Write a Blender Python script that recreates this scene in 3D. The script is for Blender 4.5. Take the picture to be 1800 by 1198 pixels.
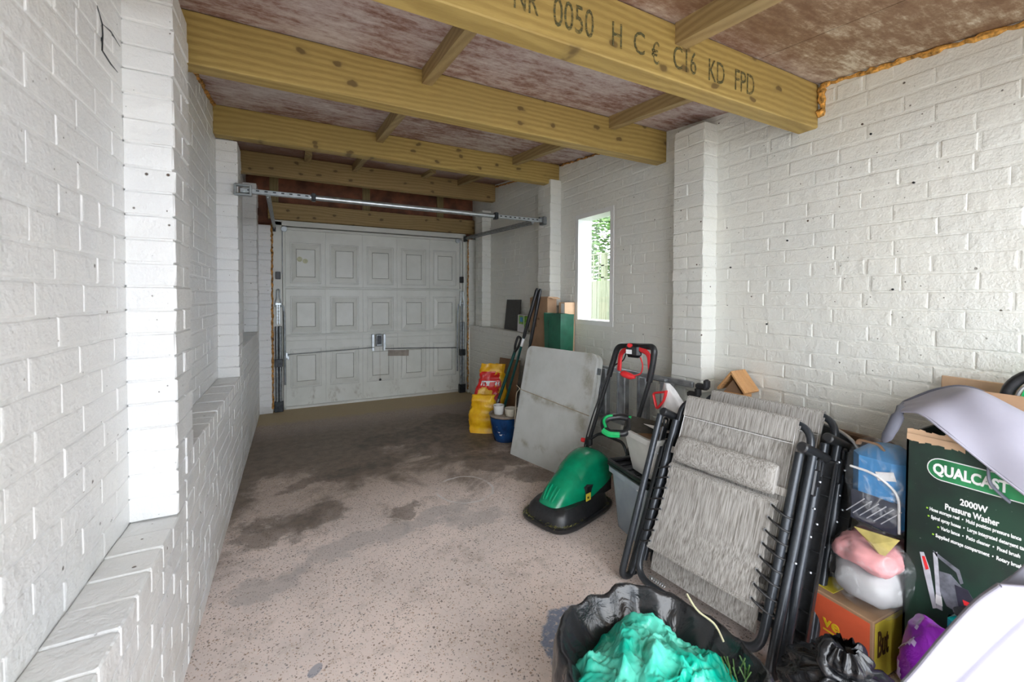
import bpy, math, random
from math import sin, cos, pi, radians, sqrt
from mathutils import Vector, Matrix, noise
random.seed(7)
C = bpy.context.scene.collection
S = bpy.context.scene
for o in list(bpy.data.objects): bpy.data.objects.remove(o)

# ---------------------------------------------------------------- camera, sky, exposure
cd = bpy.data.cameras.new('camera'); cam = bpy.data.objects.new('camera', cd); C.objects.link(cam); S.camera = cam
CH = 1.3196
cd.sensor_width = 36; cd.lens = 743.18/1800*36; cd.shift_y = -60.57/1800; cd.clip_start = 0.02
cam.matrix_world = Matrix.Translation((0, 0, CH)) @ Matrix.Rotation(radians(-27.361), 4, 'Z') @ Matrix.Rotation(radians(90-1.2341), 4, 'X') @ Matrix.Rotation(radians(.2167), 4, 'Z')
cd.dof.use_dof = True; cd.dof.focus_distance = 3.0; cd.dof.aperture_fstop = 4.5
W = bpy.data.worlds.new('overcast_sky'); S.world = W; W.use_nodes = True
wt = W.node_tree; wb = wt.nodes['Background']
wg = wt.nodes.new('ShaderNodeTexCoord'); ws = wt.nodes.new('ShaderNodeSeparateXYZ'); wr = wt.nodes.new('ShaderNodeMapRange'); wm = wt.nodes.new('ShaderNodeMix')
wm.data_type = 'RGBA'; wr.inputs[1].default_value = -.05; wr.inputs[2].default_value = .9
wm.inputs[6].default_value = (.80, .88, 1, 1); wm.inputs[7].default_value = (.97, .985, 1, 1)
wt.links.new(wg.outputs['Generated'], ws.inputs[0]); wt.links.new(ws.outputs[2], wr.inputs[0]); wt.links.new(wr.outputs[0], wm.inputs[0]); wt.links.new(wm.outputs[2], wb.inputs[0])
wb.inputs[1].default_value = 3.2
S.view_settings.view_transform = 'Standard'; S.view_settings.look = 'None'; S.view_settings.gamma = 1; S.view_settings.use_curve_mapping = False
S.view_settings.exposure = 1.28
def sun(name, rot, e, ang, col):
    l = bpy.data.lights.new(name, 'SUN'); l.energy = e; l.angle = radians(ang); l.color = col
    o = bpy.data.objects.new(name, l); C.objects.link(o); o.rotation_euler = [radians(a) for a in rot]; return o
sun('hazy_sun', (58, 0, -28), .7, 60, (1, .98, .94))

def proj(X, Y, Z):
    a = radians(27.361); Z = Z-CH; u = X*cos(a)-Y*sin(a); d = X*sin(a)+Y*cos(a)
    return (900+743.18*u/max(d, .05), 538.4-743.18*(Z-d*.0215)/max(d, .05), d)

# ---------------------------------------------------------------- object helpers
def link(name, me, parent=None, loc=None):
    o = bpy.data.objects.new(name, me); C.objects.link(o)
    if parent is not None: o.parent = parent
    if loc is not None: o.location = loc
    return o
def tag(o, label=None, cat=None, group=None, kind=None):
    if label: o['label'] = label
    if cat: o['category'] = cat
    if group: o['group'] = group
    if kind: o['kind'] = kind
    return o
def thing(name, label, cat, loc=(0, 0, 0), rz=0, group=None):
    o = link(name, None, None, loc); o.rotation_euler.z = rz; o.empty_display_size = .05
    return tag(o, label, cat, group)
def copytree(o, parent=None):
    c = o.copy(); C.objects.link(c); c.parent = parent
    for ch in list(o.children): copytree(ch, c)
    return c

class MB:
    def __init__(s): s.v = []; s.f = []; s.m = []; s.mi = 0
    def add(s, vs, fs):
        b = len(s.v); s.v += [tuple(p) for p in vs]; s.f += [tuple(b+i for i in f) for f in fs]; s.m += [s.mi]*len(fs); return s
    def box(s, c, d, rot=None, bev=0, taper=None):
        hx, hy, hz = [q/2 for q in d]; vs = []
        if bev <= 0:
            for z in (-hz, hz):
                tx, ty = (taper if (taper and z < 0) else (1, 1))
                for x, y in ((-hx, -hy), (hx, -hy), (hx, hy), (-hx, hy)): vs.append(Vector((x*tx, y*ty, z)))
            fs = [(3, 2, 1, 0), (4, 5, 6, 7), (0, 1, 5, 4), (1, 2, 6, 5), (2, 3, 7, 6), (3, 0, 4, 7)]
        else:
            b = min(bev, hx*.9, hy*.9, hz*.9); rings = [(hx-b, hy-b, -hz), (hx, hy, -hz+b), (hx, hy, hz-b), (hx-b, hy-b, hz)]
            for x, y, z in rings:
                t = taper if (taper and z < 0) else (1, 1); c2 = b if True else 0
                for (px, py) in ((-x+c2, -y), (x-c2, -y), (x, -y+c2), (x, y-c2), (x-c2, y), (-x+c2, y), (-x, y-c2), (-x, -y+c2)): vs.append(Vector((px*t[0], py*t[1], z)))
            fs = [tuple(range(7, -1, -1)), tuple(range(24, 32))]
            for r in range(3):
                for k in range(8): fs.append((r*8+k, r*8+(k+1) % 8, r*8+8+(k+1) % 8, r*8+8+k))
        if rot is not None: vs = [rot @ p for p in vs]
        c = Vector(c); return s.add([p+c for p in vs], fs)
    def tube(s, pts, r, n=10, cap=True, closed=False, flat=1.0):
        pts = [Vector(p) for p in pts]; N = len(pts); rs = r if isinstance(r, (list, tuple)) else [r]*N; vs = []; up = None
        for i, p in enumerate(pts):
            if closed: t = (pts[(i+1) % N]-pts[i-1])
            else: t = pts[min(i+1, N-1)]-pts[max(i-1, 0)]
            if t.length < 1e-9: t = Vector((0, 0, 1))
            t.normalize()
            if up is None:
                up = Vector((0, 0, 1)) if abs(t.z) < .9 else Vector((0, 1, 0))
            a = t.cross(up)
            if a.length < 1e-4: a = t.orthogonal()
            a.normalize(); b = a.cross(t).normalized(); up = b
            for k in range(n):
                w = 2*pi*k/n; vs.append(p+a*rs[i]*cos(w)+b*rs[i]*flat*sin(w))
        fs = []
        for i in range(N if closed else N-1):
            j = (i+1) % N
            for k in range(n): fs.append((i*n+k, i*n+(k+1) % n, j*n+(k+1) % n, j*n+k))
        if cap and not closed: fs += [tuple(range(n-1, -1, -1)), tuple((N-1)*n+k for k in range(n))]
        return s.add(vs, fs)
    def cyl(s, a, b, r, n=12, r2=None): return s.tube([a, b], [r, r if r2 is None else r2], n)
    def lathe(s, prof, c=(0, 0, 0), n=32):
        vs = []; c = Vector(c)
        for r, z in prof:
            for k in range(n): vs.append(c+Vector((r*cos(2*pi*k/n), r*sin(2*pi*k/n), z)))
        fs = []
        for i in range(len(prof)-1):
            for k in range(n): fs.append((i*n+k, i*n+(k+1) % n, (i+1)*n+(k+1) % n, (i+1)*n+k))
        if prof[0][0] > 1e-4: fs.append(tuple(range(n-1, -1, -1)))
        if prof[-1][0] > 1e-4: fs.append(tuple((len(prof)-1)*n+k for k in range(n)))
        return s.add(vs, fs)
    def prism(s, poly, y0, y1, M=None):   # polygon in xz, extruded along y
        n = len(poly); vs = [Vector((x, y0, z)) for x, z in poly]+[Vector((x, y1, z)) for x, z in poly]
        if M is not None: vs = [M @ p for p in vs]
        fs = [tuple(range(n)), tuple(range(2*n-1, n-1, -1))]+[((k+1) % n, k, n+k, n+(k+1) % n) for k in range(n)]
        return s.add(vs, fs)
    def grid(s, fn, nu, nv, thick=0, closeu=False):
        P = [[Vector(fn(i/nu, j/nv)) for j in range(nv+1)] for i in range(nu+1)]
        vs = [p for row in P for p in row]; w = nv+1
        fs = [(i*w+j, (i+1)*w+j, (i+1)*w+j+1, i*w+j+1) for i in range(nu) for j in range(nv)]
        if thick:
            nrm = []
            for i in range(nu+1):
                for j in range(nv+1):
                    a = P[min(i+1, nu)][j]-P[max(i-1, 0)][j]; b = P[i][min(j+1, nv)]-P[i][max(j-1, 0)]
                    q = a.cross(b); nrm.append(q.normalized() if q.length > 1e-12 else Vector((0, 0, 1)))
            m = len(vs); vs += [p-nn*thick for p, nn in zip(vs, nrm)]
            fs += [tuple(m+k for k in reversed(f)) for f in fs]
            ed = [(i*w, (i+1)*w) for i in range(nu)]+[((i+1)*w+nv, i*w+nv) for i in range(nu)]+[(j+1, j) for j in range(nv)]+[(nu*w+j, nu*w+j+1) for j in range(nv)]
            fs += [(b, a, m+a, m+b) for a, b in ed]
        return s.add(vs, fs)
    def mesh(s, name, mats, smooth=False):
        me = bpy.data.meshes.new(name); me.from_pydata(s.v, [], s.f)
        for m in (mats if isinstance(mats, (list, tuple)) else [mats]): me.materials.append(m)
        if any(s.m): me.polygons.foreach_set('material_index', s.m)
        if smooth:
            me.polygons.foreach_set('use_smooth', [True]*len(s.f))
            if smooth == 'brick': me.set_sharp_from_angle(angle=radians(3))
            elif smooth != 'all': me.set_sharp_from_angle(angle=radians(40))
        me.update(); return me
    def build(s, name, mats, parent=None, smooth=True, loc=None): return link(name, s.mesh(name, mats, smooth), parent, loc)
def arc(c, r, a0, a1, n, ax='xz'):
    out = []
    for i in range(n+1):
        a = radians(a0+(a1-a0)*i/n); p = [c[0], c[1], c[2]]
        i0, i1 = {'xz': (0, 2), 'xy': (0, 1), 'yz': (1, 2)}[ax]; p[i0] += r*cos(a); p[i1] += r*sin(a); out.append(tuple(p))
    return out
def fillet(pts, r, n=5):
    pts = [Vector(p) for p in pts]; out = [pts[0]]
    for i in range(1, len(pts)-1):
        a, b, c = pts[i-1], pts[i], pts[i+1]; u = (a-b); v = (c-b); d = min(r, u.length*.45, v.length*.45)
        p, q = b+u.normalized()*d, b+v.normalized()*d
        for k in range(n+1):
            t = k/n; out.append(p*(1-t)**2+b*2*t*(1-t)+q*t*t)
    out.append(pts[-1]); return out
def spline(pts, n=8):
    pts = [Vector(p) for p in pts]; out = []
    for i in range(len(pts)-1):
        p0, p1, p2, p3 = pts[max(i-1, 0)], pts[i], pts[i+1], pts[min(i+2, len(pts)-1)]
        for k in range(n):
            t = k/n; out.append(.5*((2*p1)+(p2-p0)*t+(2*p0-5*p1+4*p2-p3)*t*t+(3*p1-p0-3*p2+p3)*t**3))
    out.append(pts[-1]); return out
_tc = {}
def text(body, size, name, m, parent, M, bold=0, ext=.0008, align='LEFT', sx=1, shear=0):
    cu = bpy.data.curves.new('t', 'FONT'); cu.body = body; cu.size = size; cu.offset = bold; cu.extrude = ext; cu.align_x = align; cu.shear = shear; cu.resolution_u = 3
    t = bpy.data.objects.new('t', cu); C.objects.link(t)
    me = bpy.data.meshes.new_from_object(t.evaluated_get(bpy.context.evaluated_depsgraph_get()))
    bpy.data.objects.remove(t); bpy.data.curves.remove(cu)
    me.transform(M @ Matrix.Diagonal((sx, 1, 1, 1))); me.materials.clear(); me.materials.append(m)
    return link(name, me, parent)
def fbm(p, o=4): return noise.fractal(Vector(p), 1.0, 2.0, o)
def ridge(p, o=3):
    v = 0; a = 1; q = Vector(p)
    for i in range(o): v += a*(1-abs(noise.noise(q))*2.2); a *= .5; q = q*2.03+Vector((3.1, 1.7, 5.2))
    return v

# ---------------------------------------------------------------- material helpers
class NM:
    def __init__(s, name):
        s.m = bpy.data.materials.new(name); s.m.use_nodes = True; s.t = s.m.node_tree; s.b = s.t.nodes['Principled BSDF']; s.out = s.t.nodes['Material Output']
        s._p = None
    def n(s, typ, ins=None, **pr):
        nd = s.t.nodes.new('ShaderNode'+typ)
        for k, v in pr.items(): setattr(nd, k, v)
        for k, v in (ins or {}).items(): s.set(nd.inputs[k], v)
        return nd
    def set(s, sock, v):
        if isinstance(v, bpy.types.NodeSocket): s.t.links.new(v, sock)
        else:
            if isinstance(v, (tuple, list)) and len(v) == 3 and sock.type == 'RGBA': v = (*v, 1)
            sock.default_value = v
    def pos(s):
        if s._p is None: s._p = s.n('NewGeometry').outputs['Position']
        return s._p
    def objc(s): return s.n('TexCoord').outputs['Object']
    def map(s, v, sc=(1, 1, 1), loc=(0, 0, 0), rot=(0, 0, 0)): return s.n('Mapping', {0: v, 1: loc, 2: rot, 3: sc}).outputs[0]
    def noise(s, v, sc=5, det=4, rough=.55, dist=0): return s.n('TexNoise', {'Vector': v, 'Scale': sc, 'Detail': det, 'Roughness': rough, 'Distortion': dist}).outputs[0]
    def vor(s, v, sc=5, feat='F1', out='Distance', rnd=1.0, dim='3D'):
        nd = s.n('TexVoronoi', {'Vector': v, 'Scale': sc, 'Randomness': rnd}, feature=feat, voronoi_dimensions=dim); return nd.outputs[out]
    def wave(s, v, sc=5, dist=1, det=2, ds=1, d='X'): return s.n('TexWave', {'Vector': v, 'Scale': sc, 'Distortion': dist, 'Detail': det, 'Detail Scale': ds}, bands_direction=d).outputs[1]
    def m1(s, op, a, b=0.0, c=0.0): 
        nd = s.n('Math', {0: a, 1: b}, operation=op)
        if op in ('MULTIPLY_ADD', 'SMOOTH_MIN', 'COMPARE'): s.set(nd.inputs[2], c)
        return nd.outputs[0]
    def ss(s, v, lo, hi, a=0.0, b=1.0): return s.n('MapRange', {0: v, 1: lo, 2: hi, 3: a, 4: b}, interpolation_type='SMOOTHSTEP').outputs[0]
    def mix(s, f, a, b, bt='MIX'): return s.n('Mix', {0: f, 6: a, 7: b}, data_type='RGBA', blend_type=bt).outputs[2]
    def ramp(s, v, stops):
        nd = s.n('ValToRGB', {0: v}); r = nd.color_ramp
        while len(r.elements) < len(stops): r.elements.new(.5)
        for e, (p, c) in zip(r.elements, stops): e.position = p; e.color = (*c, 1)
        return nd.outputs[0]
    def xyz(s, v): nd = s.n('SeparateXYZ', {0: v}); return nd.outputs
    def bump(s, h, st=.5, d=.01, nrm=None):
        nd = s.n('Bump', {'Height': h, 'Strength': st, 'Distance': d})
        if nrm is not None: s.set(nd.inputs['Normal'], nrm)
        s.set(s.b.inputs['Normal'], nd.outputs[0]); return nd.outputs[0]
    def col(s, c): s.set(s.b.inputs['Base Color'], c)
    def fin(s, rough=.5, metal=0, spec=None, **k):
        s.set(s.b.inputs['Roughness'], rough); s.set(s.b.inputs['Metallic'], metal)
        if spec is not None: s.set(s.b.inputs['Specular IOR Level'], spec)
        for a, v in k.items(): s.set(s.b.inputs[a.replace('_', ' ')], v)
        return s.m
def plain(name, c, rough=.5, metal=0, var=.12, sc=30, bs=.15, **k):
    q = NM(name); n = q.noise(q.pos(), sc, 4); c2 = tuple(max(0, x*(1-var*2)) for x in c); c3 = tuple(min(1, x*(1+var)) for x in c)
    q.col(q.ramp(n, [(.3, c2), (.7, c3)])); 
    if bs: q.bump(n, bs, .002)
    return q.fin(rough, metal, **k)

M = {}
def paint_mat(name, base, tint, dirt=.0, gloss=.45):
    q = NM(name); p = q.pos()
    n1 = q.noise(p, 3.0, 3); n2 = q.noise(p, 26, 5, .6); n3 = q.noise(p, 120, 3)
    c = q.mix(q.ss(n1, .35, .7), base, tint)
    c = q.mix(q.ss(n2, .60, .8, 0, .35), c, tuple(x*.80 for x in base))
    # flaked pits and insect marks in the paint
    d = q.vor(p, 10.5); msk = q.ss(q.noise(p, 1.7, 2), .42, .5)
    pit = q.m1('MULTIPLY', q.ss(d, .035, .06, 1, 0), msk)
    d2 = q.vor(q.map(p, (1, 1, 1), (3.3, 1.1, 7.7)), 25); pit2 = q.m1('MULTIPLY', q.ss(d2, .04, .07, 1, 0), q.ss(q.noise(p, 2.3, 2), .45, .55))
    pit = q.m1('MAXIMUM', pit, pit2)
    c = q.mix(pit, c, q.mix(q.ss(n2, .45, .55), (.09, .055, .035), (.16, .14, .12)))
    if dirt:
        z = q.xyz(p)[2]; dm = q.m1('MULTIPLY', q.ss(z, 0, .35, 1, 0), q.ss(q.noise(p, 5, 5), .42, .62)); c = q.mix(q.m1('MULTIPLY', dm, dirt), c, (.36, .31, .24))
    q.col(c)
    h = q.m1('ADD', q.m1('MULTIPLY', n2, .9), q.m1('MULTIPLY', n3, .35)); h = q.m1('SUBTRACT', h, q.m1('MULTIPLY', pit, .6))
    h = q.m1('ADD', h, q.m1('MULTIPLY', q.noise(p, 9, 3, .5, .6), 1.2))
    q.bump(h, .8, .007); return q.fin(gloss)
M['paintL'] = paint_mat('white_masonry_paint_left', (.79, .785, .76), (.755, .76, .755), .35, .32)
M['paintR'] = paint_mat('white_masonry_paint_right', (.775, .77, .705), (.745, .75, .70), .45, .5)
M['ledge'] = plain('dusty_ledge_paint', (.60, .57, .53), .7, var=.15, sc=18)
def wood_mat(name, a, b, knot=(.10, .055, .02), sc=1.0, axis='X', knots=True, rough=.6):
    q = NM(name); p = q.objc(); st = {'X': (.9, 9, 9), 'Y': (9, .9, 9), 'Z': (9, 9, .9)}[axis]
    rnd = q.n('ObjectInfo').outputs['Random']; off = q.n('CombineXYZ', {0: q.m1('MULTIPLY', rnd, 13.), 1: q.m1('MULTIPLY', rnd, 7.), 2: q.m1('MULTIPLY', rnd, 3.)}).outputs[0]
    p = q.n('VectorMath', {0: p, 1: off}, operation='ADD').outputs[0]
    xyz = q.xyz(p); cross = xyz[2] if axis != 'Z' else xyz[0]; oth = xyz[1] if axis == 'X' else xyz[0] if axis == 'Y' else xyz[1]
    n1 = q.noise(q.map(p, tuple(x*.14*sc*(1 if x < 1 else .45) for x in st)), 6, 3, .5)
    rings = q.m1('SINE', q.m1('ADD', q.m1('MULTIPLY', q.m1('ADD', cross, q.m1('MULTIPLY', oth, .7)), 210.*sc), q.m1('MULTIPLY', n1, 34.))); fine = q.noise(q.map(p, tuple(x*sc*4 for x in st)), 6, 4, .6)
    g = q.m1('ADD', q.m1('MULTIPLY', rings, .26), q.m1('MULTIPLY', fine, 1.0))
    c = q.mix(q.ss(g, .1, .85), b, a); c = q.mix(q.ss(q.noise(p, 1.4, 3), .4, .7, 0, .45), c, tuple(x*.72 for x in a))
    if knots:
        kp = {'X': (1, 0, 1.6), 'Y': (0, 1, 1.6), 'Z': (1.6, 0, 1)}[axis]
        pk = q.n('VectorMath', {0: q.map(p, kp), 1: q.n('VectorMath', {0: q.n('TexNoise', {'Vector': p, 'Scale': 18.}).outputs[1], 3: .05}, operation='SCALE').outputs[0]}, operation='ADD').outputs[0]
        pz = q.xyz(pk); pk = q.n('CombineXYZ', {0: pz[1] if axis == 'Y' else pz[0], 1: pz[2]}).outputs[0]
        d = q.vor(pk, 5.5, dim='2D'); k = q.ss(d, .075, .15, 1, 0); ksel = q.ss(q.xyz(q.vor(pk, 5.5, 'F1', 'Color', 1.0, '2D'))[0], .50, .52)
        kk = q.m1('MULTIPLY', k, ksel); c = q.mix(kk, c, knot)
        halo = q.m1('MULTIPLY', q.ss(d, .1, .3, 1, 0), ksel); c = q.mix(q.m1('MULTIPLY', halo, .35), c, tuple(x*.6 for x in a))
    q.col(c); q.bump(g, .25, .003); return q.fin(rough)
M['pine'] = wood_mat('treated_pine', (.48, .345, .11), (.34, .23, .065))
M['pineY'] = wood_mat('treated_pine_noggin', (.40, .29, .13), (.29, .20, .085), axis='Y', knots=False)
M['pineZ'] = wood_mat('treated_pine_batten', (.27, .20, .08), (.2, .14, .05), axis='Z', knots=False)
M['lintel'] = wood_mat('old_pine_lintel', (.42, .29, .12), (.30, .20, .075))
M['plank'] = wood_mat('brown_plank', (.17, .10, .055), (.1, .055, .03), axis='Y', knots=False)
M['cedar'] = wood_mat('orange_wood', (.66, .37, .16), (.42, .2, .07), axis='X', knots=False, sc=5)
def ceil_mat():
    q = NM('mouldy_red_board'); p = q.pos(); a = q.noise(q.map(p, (2.2, 7.5, 1)), 3.2, 10, .76, .1); b = q.noise(p, 1.6, 3); f2 = q.noise(p, 34, 5, .75)
    f = q.m1('ADD', a, q.m1('MULTIPLY', q.m1('SUBTRACT', b, .5), .6)); f = q.m1('ADD', f, q.m1('MULTIPLY', q.m1('SUBTRACT', f2, .5), .35))
    c = q.ramp(f, [(.30, (.19, .085, .055)), (.42, (.33, .21, .175)), (.50, (.46, .36, .33)), (.66, (.62, .55, .52))])
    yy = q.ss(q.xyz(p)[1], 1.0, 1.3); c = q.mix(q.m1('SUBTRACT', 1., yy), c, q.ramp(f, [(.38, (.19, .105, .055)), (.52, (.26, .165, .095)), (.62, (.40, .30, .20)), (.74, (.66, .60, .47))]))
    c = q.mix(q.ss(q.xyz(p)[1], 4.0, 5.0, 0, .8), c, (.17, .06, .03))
    q.col(c); q.bump(a, .25, .004); return q.fin(.75)
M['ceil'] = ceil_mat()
M['red_board'] = plain('red_brown_ply', (.21, .075, .035), .7, var=.3, sc=7)
M['dark_foam'] = plain('orange_foam', (.55, .26, .06), .8, var=.45, sc=35, bs=.9)
M['foam'] = plain('expanding_foam', (.72, .37, .08), .75, var=.4, sc=60, bs=1)
def floor_mat():
    q = NM('stained_concrete'); p = q.pos(); X, Y, Z = q.xyz(p)
    n1 = q.noise(p, 2.2, 6, .6); n2 = q.noise(p, 14, 5, .6); n3 = q.noise(p, 60, 3)
    c = q.mix(q.ss(n1, .35, .65), (.83, .705, .645), (.71, .615, .57)); c = q.mix(q.ss(n2, .5, .75, 0, .5), c, (.76, .68, .62))
    c = q.mix(q.m1('MULTIPLY', q.ss(q.xyz(p)[1], 2.3, 3.3), .6), c, (.34, .255, .185))
    mt = q.noise(p, 7, 7, .75); c = q.mix(q.ss(mt, .5, .68, 0, .45), c, (.44, .36, .31)); c = q.mix(q.ss(mt, .42, .3, 0, .5), c, (.80, .73, .68))
    # aggregate stones
    for sc, off, t, lo, cols in ((64, 0, .22, .40, [(.2, (.13, .10, .085)), (.5, (.38, .24, .15)), (.8, (.28, .26, .25))]), (135, 4, .28, .35, [(.2, (.16, .13, .11)), (.6, (.47, .29, .17)), (.9, (.8, .76, .7))])):
        pp = q.map(p, (1, 1.0, 1), (off, off, off)); pp = q.n('VectorMath', {0: pp, 1: q.n('VectorMath', {0: q.n('TexNoise', {'Vector': p, 'Scale': 40.}).outputs[1], 3: .02}, operation='SCALE').outputs[0]}, operation='ADD').outputs[0]
        vn = q.n('TexVoronoi', {'Vector': pp, 'Scale': float(sc)}); dd = vn.outputs['Distance']; cc = vn.outputs['Color']
        cr = q.xyz(cc); ms = q.m1('MULTIPLY', q.ss(dd, t, t+.1, 1, 0), q.ss(cr[0], lo, lo+.1))
        c = q.mix(q.m1('MULTIPLY', ms, .8), c, q.ramp(cr[1], cols))
    # damp and oil staining, heaviest beyond the middle of the floor
    e = q.m1('ADD', q.m1('MULTIPLY', q.m1('SUBTRACT', q.noise(p, 1.7, 8, .68, .5), .5), 4.2), q.m1('MULTIPLY', q.m1('SUBTRACT', Y, q.m1('ADD', 2.85, q.m1('MULTIPLY', X, .12))), .75))
    st = q.ss(e, -.25, .45); back = q.ss(Y, 4.3, 4.9, 1, .35); st = q.m1('MULTIPLY', st, back)
    c = q.mix(q.m1('MULTIPLY', st, .84), c, q.mix(q.ss(n2, .3, .7), (.105, .08, .06), (.20, .155, .115)))
    wv = q.xyz(q.n('TexNoise', {'Vector': p, 'Scale': 3.2, 'Detail': 6., 'Roughness': .65}).outputs[1]); Xw = q.m1('ADD', X, q.m1('MULTIPLY', q.m1('SUBTRACT', wv[0], .5), .55)); Yw = q.m1('ADD', Y, q.m1('MULTIPLY', q.m1('SUBTRACT', wv[1], .5), .55))
    def blob(cx, cy, rx, ry, lo=.7, hi=1.05, nz=.9, ang=0, warp=True):
        dx = q.m1('SUBTRACT', Xw if warp else X, cx); dy = q.m1('SUBTRACT', Yw if warp else Y, cy)
        if ang:
            ca, sa = cos(radians(ang)), sin(radians(ang)); dx, dy = q.m1('ADD', q.m1('MULTIPLY', dx, ca), q.m1('MULTIPLY', dy, sa)), q.m1('SUBTRACT', q.m1('MULTIPLY', dy, ca), q.m1('MULTIPLY', dx, sa))
        d = q.m1('SQRT', q.m1('ADD', q.m1('POWER', q.m1('DIVIDE', dx, rx), 2.), q.m1('POWER', q.m1('DIVIDE', dy, ry), 2.)))
        d = q.m1('ADD', d, q.m1('MULTIPLY', q.m1('SUBTRACT', q.noise(p, 6, 5, .65), .5), nz)); return q.ss(d, lo, hi, 1, 0), d
    for a in ((-.02, 2.72, .33, .20, 12), (.62, 2.62, .16, .08, 30), (1.45, 3.05, .32, .2, -20), (1.25, 3.6, .42, .3, 0), (1.62, 2.65, .25, .14, -40), (.9, 4.0, .5, .25, 10), (.35, 3.35, .5, .12, 15), (1.5, 4.3, .3, .35, 0)):
        b, _ = blob(a[0], a[1], a[2], a[3], .72, 1.0, 1.1, a[4]); c = q.mix(q.m1('MULTIPLY', b, .58), c, q.mix(q.ss(n2, .35, .65), (.085, .068, .055), (.17, .13, .10)))
    for a in ((.25, 2.35, .35, .12, 20), (.75, 2.45, .3, .1, 15), (1.0, 2.35, .25, .1, -10), (-.1, 2.2, .16, .1, 0)):
        b, _ = blob(*a[:4], .6, 1.1, 1.3, a[4]); c = q.mix(q.m1('MULTIPLY', b, .45), c, (.36, .34, .33))
    b, d = blob(1.045, 2.71, .19, .20, 1, 1, .35, 0, False); ring = q.m1('MULTIPLY', q.ss(q.m1('ABSOLUTE', q.m1('SUBTRACT', d, 1.0)), .015, .07, 1, 0), q.ss(q.noise(p, 7, 4), .38, .55)); c = q.mix(q.m1('MULTIPLY', ring, .75), c, (.72, .70, .68))
    e2 = q.m1('ABSOLUTE', q.m1('SUBTRACT', e, -.22)); tide = q.m1('MULTIPLY', q.ss(e2, .01, .04, 1, 0), q.ss(q.noise(p, 3, 3), .55, .65)); c = q.mix(q.m1('MULTIPLY', tide, .35), c, (.62, .58, .54))
    b, _ = blob(.96, 1.25, .165, .26, .85, .95, .75, -10, False); b = q.m1('MULTIPLY', b, q.ss(q.noise(p, 45, 4, .7), .33, .48, .25, 1)); c = q.mix(q.m1('MULTIPLY', b, .85), c, (.15, .21, .33))
    b, _ = blob(.06, 1.62, .035, .022, .8, 1, .5, 50, False); c = q.mix(q.m1('MULTIPLY', b, .7), c, (.25, .27, .33))
    sand = q.m1('MULTIPLY', q.ss(q.m1('ADD', Y, q.m1('MULTIPLY', n2, .25)), 5.0, 5.2), .8); c = q.mix(sand, c, (.46, .36, .20))
    q.col(c); q.bump(q.m1('ADD', q.m1('MULTIPLY', n2, .7), q.m1('MULTIPLY', n3, .5)), .5, .005); return q.fin(q.ss(st, 0, 1, .8, .6))
M['floor'] = floor_mat()
M['tarmac'] = plain('outside_paving', (.42, .40, .37), .85, var=.2, sc=12)
M['door'] = plain('white_garage_door_paint', (.70, .705, .65), .42, var=.05, sc=4, bs=.05)
def door_panel_mat():
    q = NM('white_door_panel'); p = q.pos(); n = q.noise(p, 5, 4); X, Y, Z = q.xyz(p)
    c = q.mix(q.ss(n, .3, .7), (.74, .745, .69), (.67, .675, .615)); g = q.m1('MULTIPLY', q.ss(q.noise(q.map(p, (1, 1, .5)), 9, 5, .7), .52, .7), q.ss(Z, .05, .35, .75, 0)); c = q.mix(g, c, (.30, .26, .19))
    q.col(c); return q.fin(.4)
M['panel'] = door_panel_mat()
M['groove'] = plain('door_groove_dark', (.33, .33, .28), .6, var=.15)  # darker tone for the panel grooves and the rim of the raised field
M['galv'] = plain('galvanised_steel', (.52, .56, .58), .34, .85, var=.12, sc=22, bs=.06)
M['steel'] = plain('dull_steel', (.28, .30, .31), .42, .8, var=.2, sc=25)
M['darkmetal'] = plain('dark_metal', (.045, .05, .055), .4, .6, var=.25)
M['black'] = plain('black_plastic', (.018, .019, .021), .38, var=.2, sc=60, bs=.08)
M['rubber'] = plain('black_rubber', (.022, .022, .024), .65)
M['tube'] = plain('charcoal_powder_coat', (.042, .048, .056), .28, .35, var=.1, sc=90, bs=.05)
M['bolt'] = plain('zinc_bolt', (.45, .47, .5), .3, .9, var=.05)
M['silver'] = plain('aluminium', (.66, .68, .70), .32, .75, var=.1, sc=12, bs=.05)
M['ladder'] = plain('dull_aluminium', (.40, .42, .44), .35, .75, var=.2, sc=12, bs=.05)
M['white_plastic'] = plain('white_plastic', (.72, .72, .70), .35, var=.05, sc=10, bs=.05)
def table_mat():
    q = NM('grubby_white_table_plastic'); p = q.objc(); X, Y, Z = q.xyz(p); n = q.noise(q.pos(), 6, 5, .65)
    c = q.mix(q.ss(n, .3, .75), (.60, .615, .59), (.53, .545, .515))
    def edge(v, c0, w): return q.ss(q.m1('ABSOLUTE', q.m1('SUBTRACT', v, c0)), 0, w, 1, 0)
    gr = q.m1('MAXIMUM', q.m1('MAXIMUM', edge(Z, .50, .05), edge(Z, .13, .045)), q.m1('MAXIMUM', q.m1('MULTIPLY', edge(X, .32, .09), q.ss(Z, .1, .5)), q.m1('MULTIPLY', edge(X, -.33, .03), .6)))
    gr = q.m1('MULTIPLY', gr, q.ss(n, .42, .66)); c = q.mix(q.m1('MULTIPLY', gr, .75), c, (.26, .23, .15)); q.col(c); q.bump(n, .05, .003); return q.fin(.38)
M['table'] = table_mat()
M['card'] = plain('cardboard', (.42, .26, .15), .8, var=.12, sc=6)
M['card_dark'] = plain('dark_cardboard', (.27, .16, .09), .85, var=.12, sc=6)
M['card_light'] = plain('light_cardboard', (.60, .40, .25), .8, var=.1, sc=6)
M['greenbag'] = plain('dark_green_fabric', (.012, .08, .045), .55, var=.18, sc=9, bs=.2)
M['greenbag_light'] = plain('green_fabric_side', (.016, .125, .07), .5, var=.15, sc=9, bs=.2)
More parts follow.
